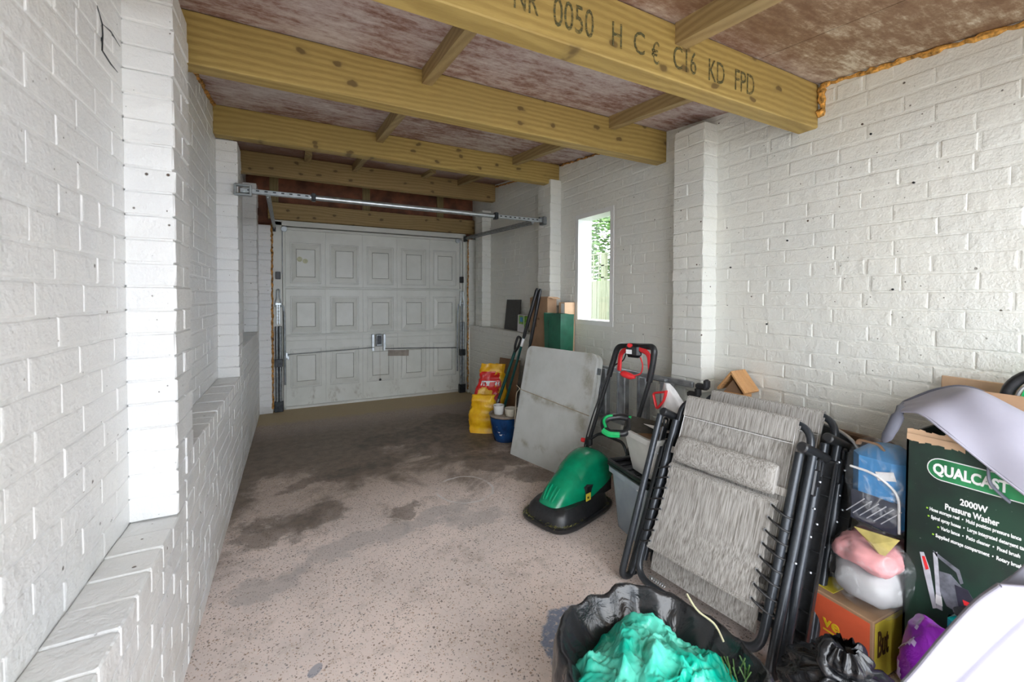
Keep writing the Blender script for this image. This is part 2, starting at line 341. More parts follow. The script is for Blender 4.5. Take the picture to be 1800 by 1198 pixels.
M['slate'] = plain('dark_grey_tile', (.07, .068, .064), .7, var=.1, sc=40)
M['green_plastic'] = plain('mower_green_plastic', (.0, .255, .12), .26, var=.14, sc=14, bs=.03)
M['red'] = plain('red_plastic', (.72, .03, .035), .4, var=.05)
M['dgreen_metal'] = plain('teal_green_metal', (.008, .085, .075), .3, .2, var=.15)
M['blue_glaze'] = plain('blue_glazed_ceramic', (.01, .05, .155), .16, var=.25, sc=12, bs=.08)
M['terracotta'] = plain('dusty_saucer', (.30, .25, .20), .7)
M['cream'] = plain('cream_ceramic', (.68, .63, .52), .35, var=.05)
M['grass'] = plain('dry_grass_clippings', (.30, .29, .10), .85, var=.4, sc=90)
def yellow_mat():
    q = NM('yellow_bag_film'); n = q.noise(q.pos(), 14, 4); q.col(q.mix(q.ss(n, .3, .7), (.72, .35, .005), (.84, .50, .015))); q.bump(q.noise(q.pos(), 28, 4, .6, .6), .4, .01); return q.fin(.32)
M['yellow'] = yellow_mat()
def fabric_mat():
    q = NM('grey_woven_mesh'); p = q.objc(); st = q.noise(q.map(p, (240, 240, 9)), 1, 4, .65); st2 = q.noise(q.map(p, (420, 420, 12)), 1, 2); wv = q.m1('SINE', q.m1('MULTIPLY', q.xyz(p)[2], 1500.))
    f = q.m1('ADD', q.m1('MULTIPLY', st, .65), q.m1('MULTIPLY', st2, .35)); c = q.ramp(f, [(.32, (.10, .092, .08)), (.44, (.26, .245, .22)), (.53, (.42, .405, .38)), (.66, (.60, .585, .56))])
    c = q.mix(q.ss(wv, .2, 1, 0, .22), c, (.12, .11, .095)); q.col(c); q.bump(q.m1('ADD', f, q.m1('MULTIPLY', wv, .1)), .4, .002); return q.fin(.75)
M['fabric'] = fabric_mat()
def film(name, c, rough, alpha=1, trans=0, nz=20, bs=.5):
    q = NM(name); n = q.noise(q.pos(), nz, 4, .6, .8); q.col(q.mix(n, tuple(x*.75 for x in c), tuple(min(1, x*1.2) for x in c))); q.bump(n, bs, .012)
    m = q.fin(rough)
    if alpha < 1: q.set(q.b.inputs['Alpha'], alpha)
    return m
M['blackbag'] = film('black_bin_liner', (.014, .015, .017), .2, nz=13, bs=.45)
def teal_mat():
    q = NM('turquoise_bag_film'); n = q.noise(q.pos(), 11, 4, .6, .8); w = q.ss(q.noise(q.pos(), 4.5, 3), .52, .66)
    q.col(q.mix(q.m1('MULTIPLY', w, .55), (.002, .42, .30), (.18, .68, .54))); q.bump(n, .5, .014); return q.fin(.25, Transmission_Weight=0., Subsurface_Weight=.0)
M['teal'] = teal_mat()
M['tub'] = plain('brown_tub', (.33, .23, .18), .6)
M['clear_tub'] = NM('translucent_crate'); q = M['clear_tub']; n = q.noise(q.pos(), 6, 3); q.col(q.mix(q.ss(n, .35, .65), (.55, .63, .70), (.45, .52, .60))); M['clear_tub'] = q.fin(.22, Alpha=.62)
M['milky'] = plain('milky_white_plastic', (.66, .66, .63), .38, var=.06, sc=8, bs=.05)
M['blue'] = plain('sky_blue_plastic', (.05, .28, .62), .35, var=.15, sc=8)
M['navy'] = plain('dark_striped_cloth', (.03, .035, .06), .6)
M['offwhite'] = plain('white_paper', (.78, .78, .78), .6, var=.04)
M['saw_blade'] = plain('saw_blade_steel', (.10, .10, .09), .35, .7)
M['bgreen'] = plain('bright_green_rubber', (.01, .42, .12), .4)
def boxgreen():
    q = NM('dark_green_printed_card'); n = q.noise(q.pos(), 5, 3); sc = q.ss(q.noise(q.map(q.pos(), (1, 1, 3)), 55, 4, .7), .68, .74)
    q.col(q.mix(q.m1('MULTIPLY', sc, .5), q.mix(q.ss(n, .35, .65), (.012, .022, .018), (.015, .05, .03)), (.5, .5, .47))); return q.fin(.4)
M['boxgreen'] = boxgreen()
M['lettering'] = plain('white_print', (.85, .86, .85), .5, var=.02, bs=0)
M['logo_green'] = plain('logo_green_print', (.03, .28, .10), .45, var=.25, sc=6, bs=0)
M['lime'] = plain('lime_print', (.35, .65, .05), .5, bs=0)
M['orange_card'] = plain('orange_red_card', (.78, .13, .05), .6, var=.08, sc=6, bs=.1)
M['yellow_card'] = plain('yellow_card', (.72, .58, .06), .6, var=.08, sc=6, bs=.1)
M['yellow_print'] = plain('yellow_print', (.9, .62, .02), .5, bs=0)
M['brown_print'] = plain('brown_print', (.10, .045, .015), .5, bs=0)
M['purple'] = film('purple_bag_film', (.26, .02, .42), .22, nz=16)
M['lilac_print'] = plain('lilac_print', (.55, .42, .70), .4, bs=0)
M['teal_plastic'] = plain('teal_moulded_plastic', (.0, .28, .27), .3)
M['greyfab'] = plain('pale_lilac_grey_fabric', (.345, .335, .40), .7, var=.05, sc=5, bs=.1)
M['greyfab_edge'] = plain('slate_grey_padding', (.13, .135, .17), .75, var=.1, sc=9)
M['pinkfab'] = plain('pink_bedding', (.68, .30, .31), .6, var=.2, sc=8, bs=.3)
M['bedding'] = plain('pale_grey_bedding', (.47, .47, .48), .6, var=.06, sc=8, bs=.2)
def clearfilm():
    q = NM('clear_polythene'); n = q.noise(q.pos(), 14, 4, .6, 1.2); q.col((.9, .93, .95)); q.bump(n, .8, .02); q.set(q.b.inputs['Alpha'], q.ss(n, .5, .72, .04, .30)); return q.fin(.12)
M['clearfilm'] = clearfilm()
def glass():
    q = NM('window_glass'); t = q.n('BsdfTransparent'); g = q.n('BsdfGlossy', {'Roughness': .05}); mx = q.n('MixShader', {0: .07, 1: t.outputs[0], 2: g.outputs[0]}); q.t.links.new(mx.outputs[0], q.out.inputs[0]); return q.m
M['glass'] = glass()
M['upvc'] = plain('white_frame_gloss', (.80, .80, .78), .35, var=.03, sc=6, bs=.05)
M['fence'] = wood_mat('greenish_fence_board', (.19, .205, .12), (.12, .14, .075), axis='Z', knots=False)
M['leaf'] = plain('green_leaves', (.05, .13, .02), .5, var=.45, sc=5, bs=0)
M['leaf2'] = plain('bright_leaves', (.11, .22, .05), .5, var=.4, sc=5, bs=0)
M['outbrick'] = plain('neighbouring_brick', (.35, .2, .14), .8)
def ink():
    q = NM('faded_stamp_ink'); n = q.noise(q.map(q.pos(), (1, 1, 2)), 45, 4, .7); t = q.n('BsdfTransparent'); q.col((.12, .115, .05)); q.fin(.7)
    mx = q.n('MixShader', {0: q.ss(n, .42, .6, .22, .75), 1: t.outputs[0], 2: q.b.outputs[0]}); q.t.links.new(mx.outputs[0], q.out.inputs[0]); return q.m
M['ink'] = ink()
M['parcel_tape'] = plain('brown_tape', (.33, .28, .23), .4, var=.15, sc=14)
M['blackcotton'] = plain('black_cable', (.015, .015, .016), .5)
M['string'] = plain('string', (.45, .38, .28), .8)
# ---------------------------------------------------------------- room shell
XR, XRp, XL, XLp, YN, YD = 2.286, 2.166, -.467, -.342, -.95, 5.566
def cz(y): return 2.245+.1025*y
def struct(o, label=None): return tag(o, label, None, None, 'structure')
floor = struct(MB().box(((XL+XR)/2, (YN+YD+.5)/2, -.05), (XR-XL+.5, YD-YN+.5, .1)).build('floor', M['floor'], smooth=False), 'stained pinkish concrete garage floor')
MB().box((.9, -6.5, -.06), (16, 11, .1)).build('paving', M['tarmac'], smooth=False)
struct(bpy.data.objects['paving'], 'grey paving outside the open end')

H_ = .075
def brick_mesh(L, h, proud, seed):
    r = random.Random(seed); b = .007
    us = [-.5, -.17, .17, .5]
    def ring(m, y, j):
        pts = []
        hx, hz = L/2-m, h/2-m
        for u in us: pts.append((u*2*hx, y, -hz))
        for u in reversed(us): pts.append((u*2*hx, y, hz))
        return [(x+r.uniform(-j, j), yy, z+r.uniform(-j, j)) for x, yy, z in pts]
    mb = MB(); A = ring(0, -.002, .0018); B = ring(b*.5, proud*.72, .0016); D = ring(b*1.25, proud, .0016)
    mb.v = A+B+D; n = 8
    for k in range(2):
        for q in range(n): mb.f.append((k*n+q, k*n+(q+1) % n, (k+1)*n+(q+1) % n, (k+1)*n+q))
    mb.f.append(tuple(2*n+q for q in range(n))); mb.m = [0]*len(mb.f)
    # orientation: outward = +y ; reverse winding
    mb.f = [tuple(reversed(f)) for f in mb.f]
    return mb
BR = {}
def get_brick(L, matk, k, h=.0695, proud=.0032):
    key = (round(L, 3), matk, k % 4, h, proud)
    if key not in BR:
        mb = brick_mesh(L, h, proud, hash((key[0], k % 4)) & 0xffff); BR[key] = (mb, mb.mesh('brick', M[matk], False))
    return BR[key]
class Wall:
    def __init__(s, root, matk): s.root = root; s.c = []; s.matk = matk
    def add(s, parent, L, k, loc, rz, h=.0695, proud=.0032, tilt=0, extra=None):
        px, py, d = proj(*loc); sc = 0
        if d > .15 and -150 < px < 1950 and -100 < py < 1300:
            fo = abs(sin(rz))  # side walls are foreshortened
            sc = 1/d**2*L*(.35 if fo > .5 else 1)
        s.c.append((sc, parent, L, k, Vector(loc), rz, h, proud, tilt))
    def finish(s, cap=300):
        s.c.sort(key=lambda t: -t[0]); st = {}
        cnt = {}
        for sc, parent, L, k, loc, rz, h, proud, tilt in s.c:
            mb, me = get_brick(L, s.matk, k, h, proud)
            Mx = Matrix.Translation(loc) @ Matrix.Rotation(rz, 4, 'Z') @ Matrix.Rotation(tilt, 4, 'X')
            n = cnt.get(parent, 0)
            if sc > 0 and n < cap:
                cnt[parent] = n+1; o = link('brick', me, parent); o.matrix_local = Mx
            else:
                big = st.setdefault(parent, MB()); big.add([Mx @ Vector(v) for v in mb.v], mb.f)
        for parent, big in st.items(): tag(big.build('brickwork', M[s.matk], parent, False), None, None, None, 'stuff')
def courses(W_, parent, rz, fixed, a0, a1, z0, ztop, seed, hole=None, stretch=.225, jit=.0012):
    # bricks of a wall face running along y (side walls): fixed = x of mortar plane
    r = random.Random(seed); z = z0; row = 0; st = {}
    def nxt():
        if st.get('h'): st['h'] = 0; return .1125
        if r.random() < .07: st['h'] = 1; return .1125
        return .225
    while True:
        st.clear(); zc = z+H_/2
        off = (0 if row % 2 == 0 else .1125)+r.uniform(-.02, .02)
        a = a0-off
        while a < a1:
            L = nxt()
            lo, hi = max(a, a0), min(a+L, a1); w = hi-lo-.0065; yc = (lo+hi)/2
            top = ztop(yc) if callable(ztop) else ztop
            if w > .03 and zc+.033 < top:
                if hole and lo < hole[1]+.01 and hi > hole[0]-.01 and zc+.033 > hole[2] and zc-.033 < hole[3]:
                    if lo < hole[0]-.05: hi2 = hole[0]-.012; w = hi2-lo-.005; yc = (lo+hi2)/2
                    elif hi > hole[1]+.05: lo2 = hole[1]+.012; w = hi-lo2-.005; yc = (lo2+hi)/2
                    else: w = 0
                if w > .03:
                    w = round(w/.015)*.015
                    W_.add(parent, max(w, .03), r.randrange(4), (fixed+r.uniform(-jit, jit), yc, zc), rz)
            a += L
        z += H_; row += 1
        if z > 3.0: break

def slab(mb, x0, x1, y0, y1, z0, top=None):
    """box whose top follows the sloping ceiling (or flat top)"""
    t0, t1 = (cz(y0)+.01, cz(y1)+.01) if top is None else (top, top)
    mb.add([(x0, y0, z0), (x1, y0, z0), (x1, y1, z0), (x0, y1, z0), (x0, y0, t0), (x1, y0, t0), (x1, y1, t1), (x0, y1, t1)],
           [(3, 2, 1, 0), (4, 5, 6, 7), (0, 1, 5, 4), (1, 2, 6, 5), (2, 3, 7, 6), (3, 0, 4, 7)])

# left wall
mb = MB(); slab(mb, XL-.12, XL, YN, YD+.1, -.05)
wall_left = struct(mb.build('wall_left', M['paintL'], smooth=False), 'white painted brick wall with piers and a low stepped plinth')
WL = Wall(wall_left, 'paintL'); RL, RR, RN = radians(-90), radians(90), radians(180)
piersL = [(1.725, 1.955, .60, 2.34), (3.52, 3.745, .75, 2.40), (5.24, 5.45, .94, 2.50)]
plL = [(YN, 1.84, .60), (1.84, 3.63, .755), (3.63, 5.45, .94)]
courses(WL, wall_left, RL, XL, YN, 5.45, .60, lambda y: cz(y)-.0, 11)
def plinth(W_, wall, xin, xout, segs, rz, matk, sgn, seed):
    mb = MB()
    for y0, y1, t in segs: mb.box(((xin+xout)/2, (y0+y1)/2, (t-.006)/2-.01), (abs(xout-xin), y1-y0, t-.006+.02))
    pl = mb.build('plinth', M[matk], wall, False)
    for k, (y0, y1, t) in enumerate(segs):
        courses(W_, pl, rz, xout, y0, y1, .0, t-.07, seed+k)
        y = y0
        while y+.1125 < y1+.02:    # header bricks of the ledge, laid across
            b = MB().box((0, 0, 0), (abs(xout-xin)+.005, .1085, .068), bev=.004) if ('cop', matk) not in BR else None
            if b: BR[('cop', matk)] = b.mesh('brick', M[matk], False)
            o = link('brick', BR[('cop', matk)], pl); o.location = ((xin+xout)/2+sgn*.003, y+.056+random.uniform(-.001, .001), t-.034+random.uniform(-.002, .002)); o.rotation_euler.z = random.uniform(-.02, .02)
            y += .1125
    return pl
plinth(WL, wall_left, XL, XLp, plL, RL, 'paintL', 1, 21)
def pier(wall, x0, x1, y0, y1, z0, z1, matk, outw, seed):
    r = random.Random(seed); root = MB().box(((x0+x1)/2, (y0+y1)/2, (z0+z1)/2), (abs(x1-x0)-.008, y1-y0-.01, z1-z0-.01)).build('pier', M[matk], wall, False)
    z = z0; row = 0
    while z+H_ < z1+.03:
        parts = [(y0, y1)] if row % 2 else [(y0, (y0+y1)/2-.003), ((y0+y1)/2+.003, y1)]
        for a, b in parts:
            key = ('pier', matk, round(b-a, 3), round(abs(x1-x0), 3), r.randrange(3))
            if key not in BR:
                q = MB().box((0, 0, 0), (abs(x1-x0)+.006, b-a-.001, .0718), bev=.004); rr = random.Random(str(key))
                q.v = [(v[0]+rr.uniform(-.002, .002), v[1]+rr.uniform(-.0025, .0025), v[2]+rr.uniform(-.001, .001)) for v in q.v]; BR[key] = q.mesh('brick', M[matk], False)
            o = link('brick', BR[key], root); o.location = ((x0+x1)/2+r.uniform(-.002, .002), (a+b)/2+r.uniform(-.0015, .0015), z+H_/2); o.rotation_euler.z = r.uniform(-.012, .012)
        z += H_; row += 1
    return root
for i, (a, b, z0, z1) in enumerate(piersL): pier(wall_left, XL, XLp, a, b, z0, z1, 'paintL', 1, 31+i)
CRK1, CRK2 = [(1.54, 2.1), (1.569, 2.068), (1.572, 2.039), (1.566, 1.995), (1.627, 1.988), (1.685, 1.99)], [(1.577, 2.071), (1.631, 2.082), (1.708, 2.078)]
WL.finish()
for pts in (CRK1, CRK2): MB().tube([(XL+.0035, y, z) for y, z in pts], [.001]+[.0028]*(len(pts)-2)+[.001], 5).build('crack', M['darkmetal'], wall_left)

# right wall with window hole
WY0, WY1, WZ0, WZ1 = 2.685, 3.115, 1.125, 2.02
mb = MB(); TH = .14
slab(mb, XR, XR+TH, YN, WY0-.03, -.05); slab(mb, XR, XR+TH, WY1+.03, YD+.1, -.05)
mb.box((XR+TH/2, (WY0+WY1)/2, (WZ0-.03-.05)/2), (TH, WY1-WY0+.06, WZ0-.03+.05)); slab(mb, XR, XR+TH, WY0-.03, WY1+.03, WZ1+.03)
wall_right = struct(mb.build('wall_right', M['paintR'], smooth=False), 'white painted brick wall with a narrow window and piers')
WR = Wall(wall_right, 'paintR')
piersR = [(1.715, 1.94, .75, 2.37), (3.40, 3.625, .94, 2.43), (5.02, 5.24, .94, 2.44)]
courses(WR, wall_right, RR, XR, YN, 5.45, .60, lambda y: cz(y)-.012, 41, hole=(WY0-.045, WY1+.045, WZ0-.045, WZ1+.045))
plinth(WR, wall_right, XR, XRp, [(YN, 1.83, .60), (1.83, 3.51, .755), (3.51, 5.45, .94)], RR, 'paintR', -1, 51)
for i, (a, b, z0, z1) in enumerate(piersR): pier(wall_right, XR, XRp, a, b, z0, z1, 'paintR', -1, 61+i)
# dark holes, rawl plug and paint blobs on the right wall
WR.finish()
mb = MB()
for (y, z) in ((.86, 1.36), (1.3, 1.62), (.8, 1.8), (1.62, 1.5), (.95, 2.05), (1.4, 1.18)):
    mb.cyl((XR-.0075, y, z), (XR+.01, y, z), .0045, 8)
mb.build('plug_hole', M['darkmetal'], wall_right)

# door end wall: returns beside the door, boarded gable
mb = MB(); mb.box(((XL-.12+XR+.14)/2, YD+.14, 1.5), (XR-XL+.3, .1, 3.1))
wall_back = struct(mb.build('wall_back', M['red_board'], smooth=False), 'red brown boarded wall over the garage door')
for k, x in enumerate((-.19, .83, 1.80)): MB().box((x, YD+.075, 2.6), (.09, .03, .5)).build('batten', M['pineZ'], wall_back, False)
for (x0, x1, sd) in ((XL, -.212, 71), (2.138, XR, 72)):
    pier(wall_back, x0, x1, 5.45, 5.62, 0, 2.12, 'paintL' if sd == 71 else 'paintR', 1, sd)
def ragged(name, m, parent, pts, r, seed, stuff=True, n=7):
    rr = random.Random(seed); mb = MB(); P = [Vector(p) for p in pts]; out = []
    for i in range(len(P)-1):
        L = (P[i+1]-P[i]).length; k = max(2, int(L/.02))
        for j in range(k): out.append(P[i].lerp(P[i+1], j/k)+Vector([rr.uniform(-.004, .004) for _ in range(3)]))
    out.append(P[-1]); mb.tube(out, [r*rr.uniform(.55, 1.3) for _ in out], n); o = mb.build(name, m, parent); return o
ragged('foam_bead', M['dark_foam'], wall_back, [(-.209, 5.447, .05), (-.209, 5.447, 2.13)], .011, 1)
ragged('foam_bead', M['dark_foam'], wall_back, [(2.136, 5.447, .05), (2.136, 5.447, 2.13)], .010, 2)

# ceiling of sloping boards, joists and noggins
def sloped(mb, x0, x1, y0, y1, t=.018, dz=0):
    mb.add([(x0, y0, cz(y0)+dz), (x1, y0, cz(y0)+dz), (x1, y1, cz(y1)+dz), (x0, y1, cz(y1)+dz)]+[(x0, y0, cz(y0)+t+dz), (x1, y0, cz(y0)+t+dz), (x1, y1, cz(y1)+t+dz), (x0, y1, cz(y1)+t+dz)],
           [(0, 1, 2, 3)[::-1] if False else (0, 3, 2, 1), (4, 5, 6, 7), (0, 1, 5, 4), (1, 2, 6, 5), (2, 3, 7, 6), (3, 0, 4, 7)])
mb = MB(); sloped(mb, XL-.13, XR+.15, YN, YD+.2, .06, .018)
ceiling = struct(mb.build('ceiling', M['red_board'], smooth=False), 'mouldy red brown boards over pine joists')
for (x0, x1) in ((-.6, .605), (.609, 1.815), (1.819, 2.43)):
    for (y0, y1) in ((YN, 1.21), (1.214, 3.47), (3.474, YD+.2)):
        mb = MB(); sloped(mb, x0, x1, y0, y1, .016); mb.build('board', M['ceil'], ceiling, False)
def joist(y, z0, z1, x0=XL, x1=XR-.004, th=.09, m='pine', lab=None):
    mb = MB().box((0, 0, 0), (x1-x0, th, z1-z0), bev=.004); o = mb.build('joist', M[m], ceiling, False, ((x0+x1)/2, y+th/2, (z0+z1)/2)); return o
j1 = joist(1.165, 2.150, 2.362, lab=1); j1['label'] = 'nearest pine joist with stamped lettering'
joist(2.11, 2.250, 2.459); joist(3.43, 2.402, 2.596); joist(4.88, 2.53, 2.742, m='lintel'); joist(YD-.0, 2.205, 2.40, x0=-.25, th=.06, m='lintel'); joist(-.1, 2.02, 2.235)
def noggin(xa, y0, y1, w=.05, d=.075, x1=None):
    x1 = xa if x1 is None else x1; mb = MB()
    vs = []
    for (y, x) in ((y0, xa), (y1, x1)):
        for dx in (-w/2, w/2):
            for dz in (0, d): vs.append((x+dx, y, cz(y)-dz))
    mb.add(vs, [(0, 1, 3, 2), (4, 6, 7, 5), (0, 4, 5, 1), (2, 3, 7, 6), (0, 2, 6, 4), (1, 5, 7, 3)])
    mb.build('noggin', M['pineY'] if y0 > 1 else M['pineY'], ceiling, False)
for xx in (.605, 1.80): noggin(xx, 1.255, 2.11)
for xx in (.605, 1.80): noggin(xx, 2.20, 3.43)
for xx in (.60, 1.80): noggin(xx, 3.52, 4.88)
for xx in (.14, 1.36): noggin(xx, 4.5, 4.88, .06, .04)
noggin(1.33, -.01, 1.165, .065, .08, 1.33); noggin(.1, -.01, 1.165, .065, .08)
# timber stamp on the near joist
IM = lambda x, z, y=1.1635: Matrix.Translation((x, y, z)) @ Matrix.Rotation(radians(90), 4, 'X')
for (s_, x, z, sz, sx) in (('NR', .60, 2.205, .12, .55), ('0050', .745, 2.195, .135, .62), ('H', .985, 2.195, .125, .6), ('C', 1.085, 2.20, .115, .75), ('€', 1.175, 2.185, .11, .6), ('C16', 1.285, 2.195, .125, .62), ('KD', 1.482, 2.195, .125, .60), ('FPD', 1.645, 2.195, .125, .64)):
    text(s_, sz, 'stamp_lettering', M['ink'], None, IM(x, z), sx=sx, ext=.0004).parent = ceiling
# foam lines
ragged('expanding_foam', M['foam'], ceiling, [(XR-.004, YN+.3, cz(YN+.3)-.012), (XR-.004, 1.155, cz(1.155)-.012)], .012, 4)
ragged('expanding_foam', M['foam'], ceiling, [(XR-.012, 1.15, 2.34), (XR-.010, 1.145, 2.28), (XR-.008, 1.15, 2.20)], .019, 5)
ragged('expanding_foam', M['dark_foam'], ceiling, [(XR-.004, 2.21, cz(2.21)-.01), (XR-.004, 3.42, cz(3.42)-.01)], .009, 6)
ragged('expanding_foam', M['dark_foam'], ceiling, [(XL+.004, 2.25, cz(2.25)-.01), (XL+.006, 3.42, cz(3.42)-.01)], .011, 7)
ragged('expanding_foam', M['dark_foam'], ceiling, [(XR-.004, 3.53, cz(3.53)-.03), (XR-.004, 4.87, cz(4.87)-.03)], .011, 8)

# window
win = struct(thing('window_1', None, None, (0, 0, 0)), 'narrow white framed window in the right wall'); 
mb = MB(); w = .04; x = XR-.006; d = .02
for (y0, y1, z0, z1) in ((WY0-w, WY1+w, WZ1, WZ1+w), (WY0-w, WY1+w, WZ0-w, WZ0), (WY0-w, WY0, WZ0, WZ1), (WY1, WY1+w, WZ0, WZ1)): mb.box((x+d/2, (y0+y1)/2, (z0+z1)/2), (d, y1-y0, z1-z0))
mb.build('window_frame', M['upvc'], win, False)
mb = MB()
for (y0, y1, z0, z1) in ((WY0-.03, WY1+.03, WZ1, WZ1+.03), (WY0-.03, WY1+.03, WZ0-.03, WZ0), (WY0-.03, WY0, WZ0, WZ1), (WY1, WY1+.03, WZ0, WZ1)): mb.box((XR+.078, (y0+y1)/2, (z0+z1)/2), (.13, y1-y0, z1-z0))
mb.build('window_reveal', M['upvc'], win, False)
MB().box((XR+.115, (WY0+WY1)/2, (WZ0+WZ1)/2), (.005, WY1-WY0, WZ1-WZ0)).build('pane', M['glass'], win, False)

# garage door
dr = struct(thing('door_1', None, None, (0, 0, 0)), 'white panelled up and over garage door')
DX0, DX1, DH = -.105, 2.095, 2.13; yf = YD
mb = MB()
for (x0, x1, z0, z1) in ((DX0-.1, DX0-.005, 0, DH+.05), (DX1+.005, DX1+.045, 0, DH+.05), (DX0-.1, DX1+.045, DH+.005, DH+.065)): mb.box(((x0+x1)/2, yf+.02, (z0+z1)/2), (x1-x0, .09, z1-z0), bev=.003)
mb.build('door_frame', M['door'], dr, False)
mb = MB(); mb.box(((DX0+DX1)/2, yf+.045, DH/2), (DX1-DX0, .012, DH)); 
for z in (.012, DH-.02): mb.box(((DX0+DX1)/2, yf+.022, z), (DX1-DX0, .04, .03), bev=.004)
for x in (DX0+.012, DX1-.012): mb.box((x, yf+.022, DH/2), (.026, .04, DH), bev=.004)
leaf = mb.build('door_leaf', M['door'], dr, False)
cw = (DX1-DX0-.05)/5
def dpanel(x0, z0, z1, e0, e1):
    mb = MB(); y = yf+.036; xc = x0+cw/2; ew = .165
    def rect(hw, a, b, yy): return [(xc-hw, yy, a), (xc+hw, yy, a), (xc+hw, yy, b), (xc-hw, yy, b)]
    R = [rect(cw/2-.001, z0, z1, y+.006), rect(cw/2-.005, z0+.004, z1-.004, y), rect(ew, e0, e1, y), rect(ew-.006, e0+.006, e1-.006, y+.010), rect(ew-.013, e0+.013, e1-.013, y+.010), rect(ew-.018, e0+.018, e1-.018, y-.001), rect(ew-.062, e0+.075, e1-.075, y-.012), rect(ew-.068, e0+.081, e1-.081, y-.008)]
    for k in range(len(R)): mb.v += R[k]
    for k in range(len(R)-1):
        mb.mi = 1 if k in (2, 3, 6) else 0
        for q in range(4): mb.f.append((k*4+q, k*4+(q+1) % 4, k*4+4+(q+1) % 4, k*4+4+q)); mb.m.append(mb.mi)
    k = len(R)-1; mb.f.append((k*4, k*4+1, k*4+2, k*4+3)); mb.m.append(0)
    mb.build('door_panel', [M['panel'], M['groove']], dr, False)
for r_, (z0, z1, e0, e1) in enumerate(((1.432, 2.105, 1.475, 1.955), (.80, 1.412, .885, 1.325), (.03, .798, .24, .70))):
    for k in range(5): dpanel(DX0+.025+k*cw, z0, z1, e0, e1)
mb = MB()
mb.box(((DX0+DX1)/2, yf+.012, 1.422), (DX1-DX0-.03, .02, .022), bev=.003); mb.box(((DX0+DX1)/2, yf+.006, .862), (DX1-DX0-.04, .022, .024), bev=.003)
mb.build('cross_brace', M['door'], dr, False)
# lock, rods and brackets
lk = MB().box((.965, yf-.02, .77), (.075, .04, .15), bev=.006).build('lock', M['steel'], dr)
MB().box((.965, yf-.045, .775), (.05, .02, .11), bev=.006).cyl((.965, yf-.05, .75), (.965, yf-.065, .75), .012).build('lock_case', M['darkmetal'], lk)
mb = MB()
for x in (.895, 1.035): mb.box((x, yf-.005, .74), (.03, .03, .21), bev=.003)
mb.build('lock_bracket', M['galv'], dr)
MB().tube([(.91, yf-.02, .68), (-.06, yf-.015, .645)], .006, 8).build('locking_rod', M['galv'], dr)
MB().tube([(1.04, yf-.02, .66), (2.04, yf-.02, .62)], .006, 8).build('locking_rod', M['steel'], dr)
MB().box((-.075, yf-.01, .635), (.03, .04, .07), bev=.003).box((-.055, yf-.025, .61), (.02, .02, .045), bev=.003).build('rod_bracket', M['galv'], dr)
MB().box((1.22, yf+.018, .588), (.27, .004, .075), rot=Matrix.Rotation(radians(3), 3, 'Y')).build('tape_patch', M['parcel_tape'], dr, False)
MB().cyl((.985, yf+.02, .67), (.985, yf+.018, .27), .0015, 6).build('pull_cord', M['string'], dr)
MB().lathe([(0, -.015), (.012, -.01), (.014, 0), (.010, .012), (0, .016)], (.985, yf+.005, .26), 12).build('cord_knob', M['black'], dr)
MB().cyl((.07, yf+.025, 1.76), (.07, yf+.022, 1.76), .03, 14).cyl((.13, yf+.025, 1.74), (.13, yf+.0225, 1.74), .028, 14).build('sticker_residue', plain('sticker_residue', (.55, .55, .36), .6), dr)
# lifting springs in the side channels
for x, sg in ((-.152, 1), (2.072, -1)):
    sp = MB()
    for dx in (-.017, .017): sp.tube([(x+dx, yf-.065, .08), (x+dx, yf-.065, .98)], .017, 10)
    for k in range(40): sp.lathe([(.0185, -.003), (.0195, 0), (.0185, .003)], (x-.017, yf-.065, .1+k*.022), 8).lathe([(.0185, -.003), (.0195, 0), (.0185, .003)], (x+.017, yf-.065, .1+k*.022), 8)
    so = sp.build('lifting_spring', M['steel'], dr)
    MB().box((x, yf-.065, .56), (.08, .045, .09), bev=.004).box((x, yf-.06, .06), (.09, .05, .12), bev=.004).build('spring_clip', M['darkmetal'], so)
    hk = MB()
    for dx in (-.012, .012): hk.tube([(x+dx, yf-.06, 1.0), (x+dx, yf-.06, 1.25)], .006, 6)
    for k in range(6): hk.box((x, yf-.062, 1.03+k*.035), (.03, .008, .006))
    hk.tube(fillet([(x-.03, yf-.06, 1.2), (x-.03, yf-.06, 1.26), (x-.014, yf-.06, 1.30), (x-.014, yf-.06, 1.40), (x+.014, yf-.06, 1.40), (x+.014, yf-.06, 1.30), (x+.03, yf-.06, 1.26), (x+.03, yf-.06, 1.2)], .02), .007, 8)
    hk.box((x, yf-.055, 1.235), (.075, .02, .03), bev=.004); hk.build('spring_hook', M['galv'], dr)
    MB().tube(fillet([(x+sg*.045, yf-.05, 1.22), (x+sg*.062, yf-.05, 1.12), (x+sg*.064, yf-.05, .3)], .05), .010, 8, flat=.5).build('lifting_arm', M['steel'], dr)
    MB().box((x, yf-.04, 1.56), (.05, .04, .085), bev=.004).build('catch', M['black'], dr)
    if sg > 0: MB().tube([(x+.045, yf-.045, 2.08), (x+.043, yf-.045, 1.58)], .004, 6).build('lift_cable', M['steel'], dr)
    MB().cyl((x+sg*.065, yf-.08, 2.09), (x+sg*.065, yf-.045, 2.09), .03, 16).build('cable_wheel', M['galv'], dr)
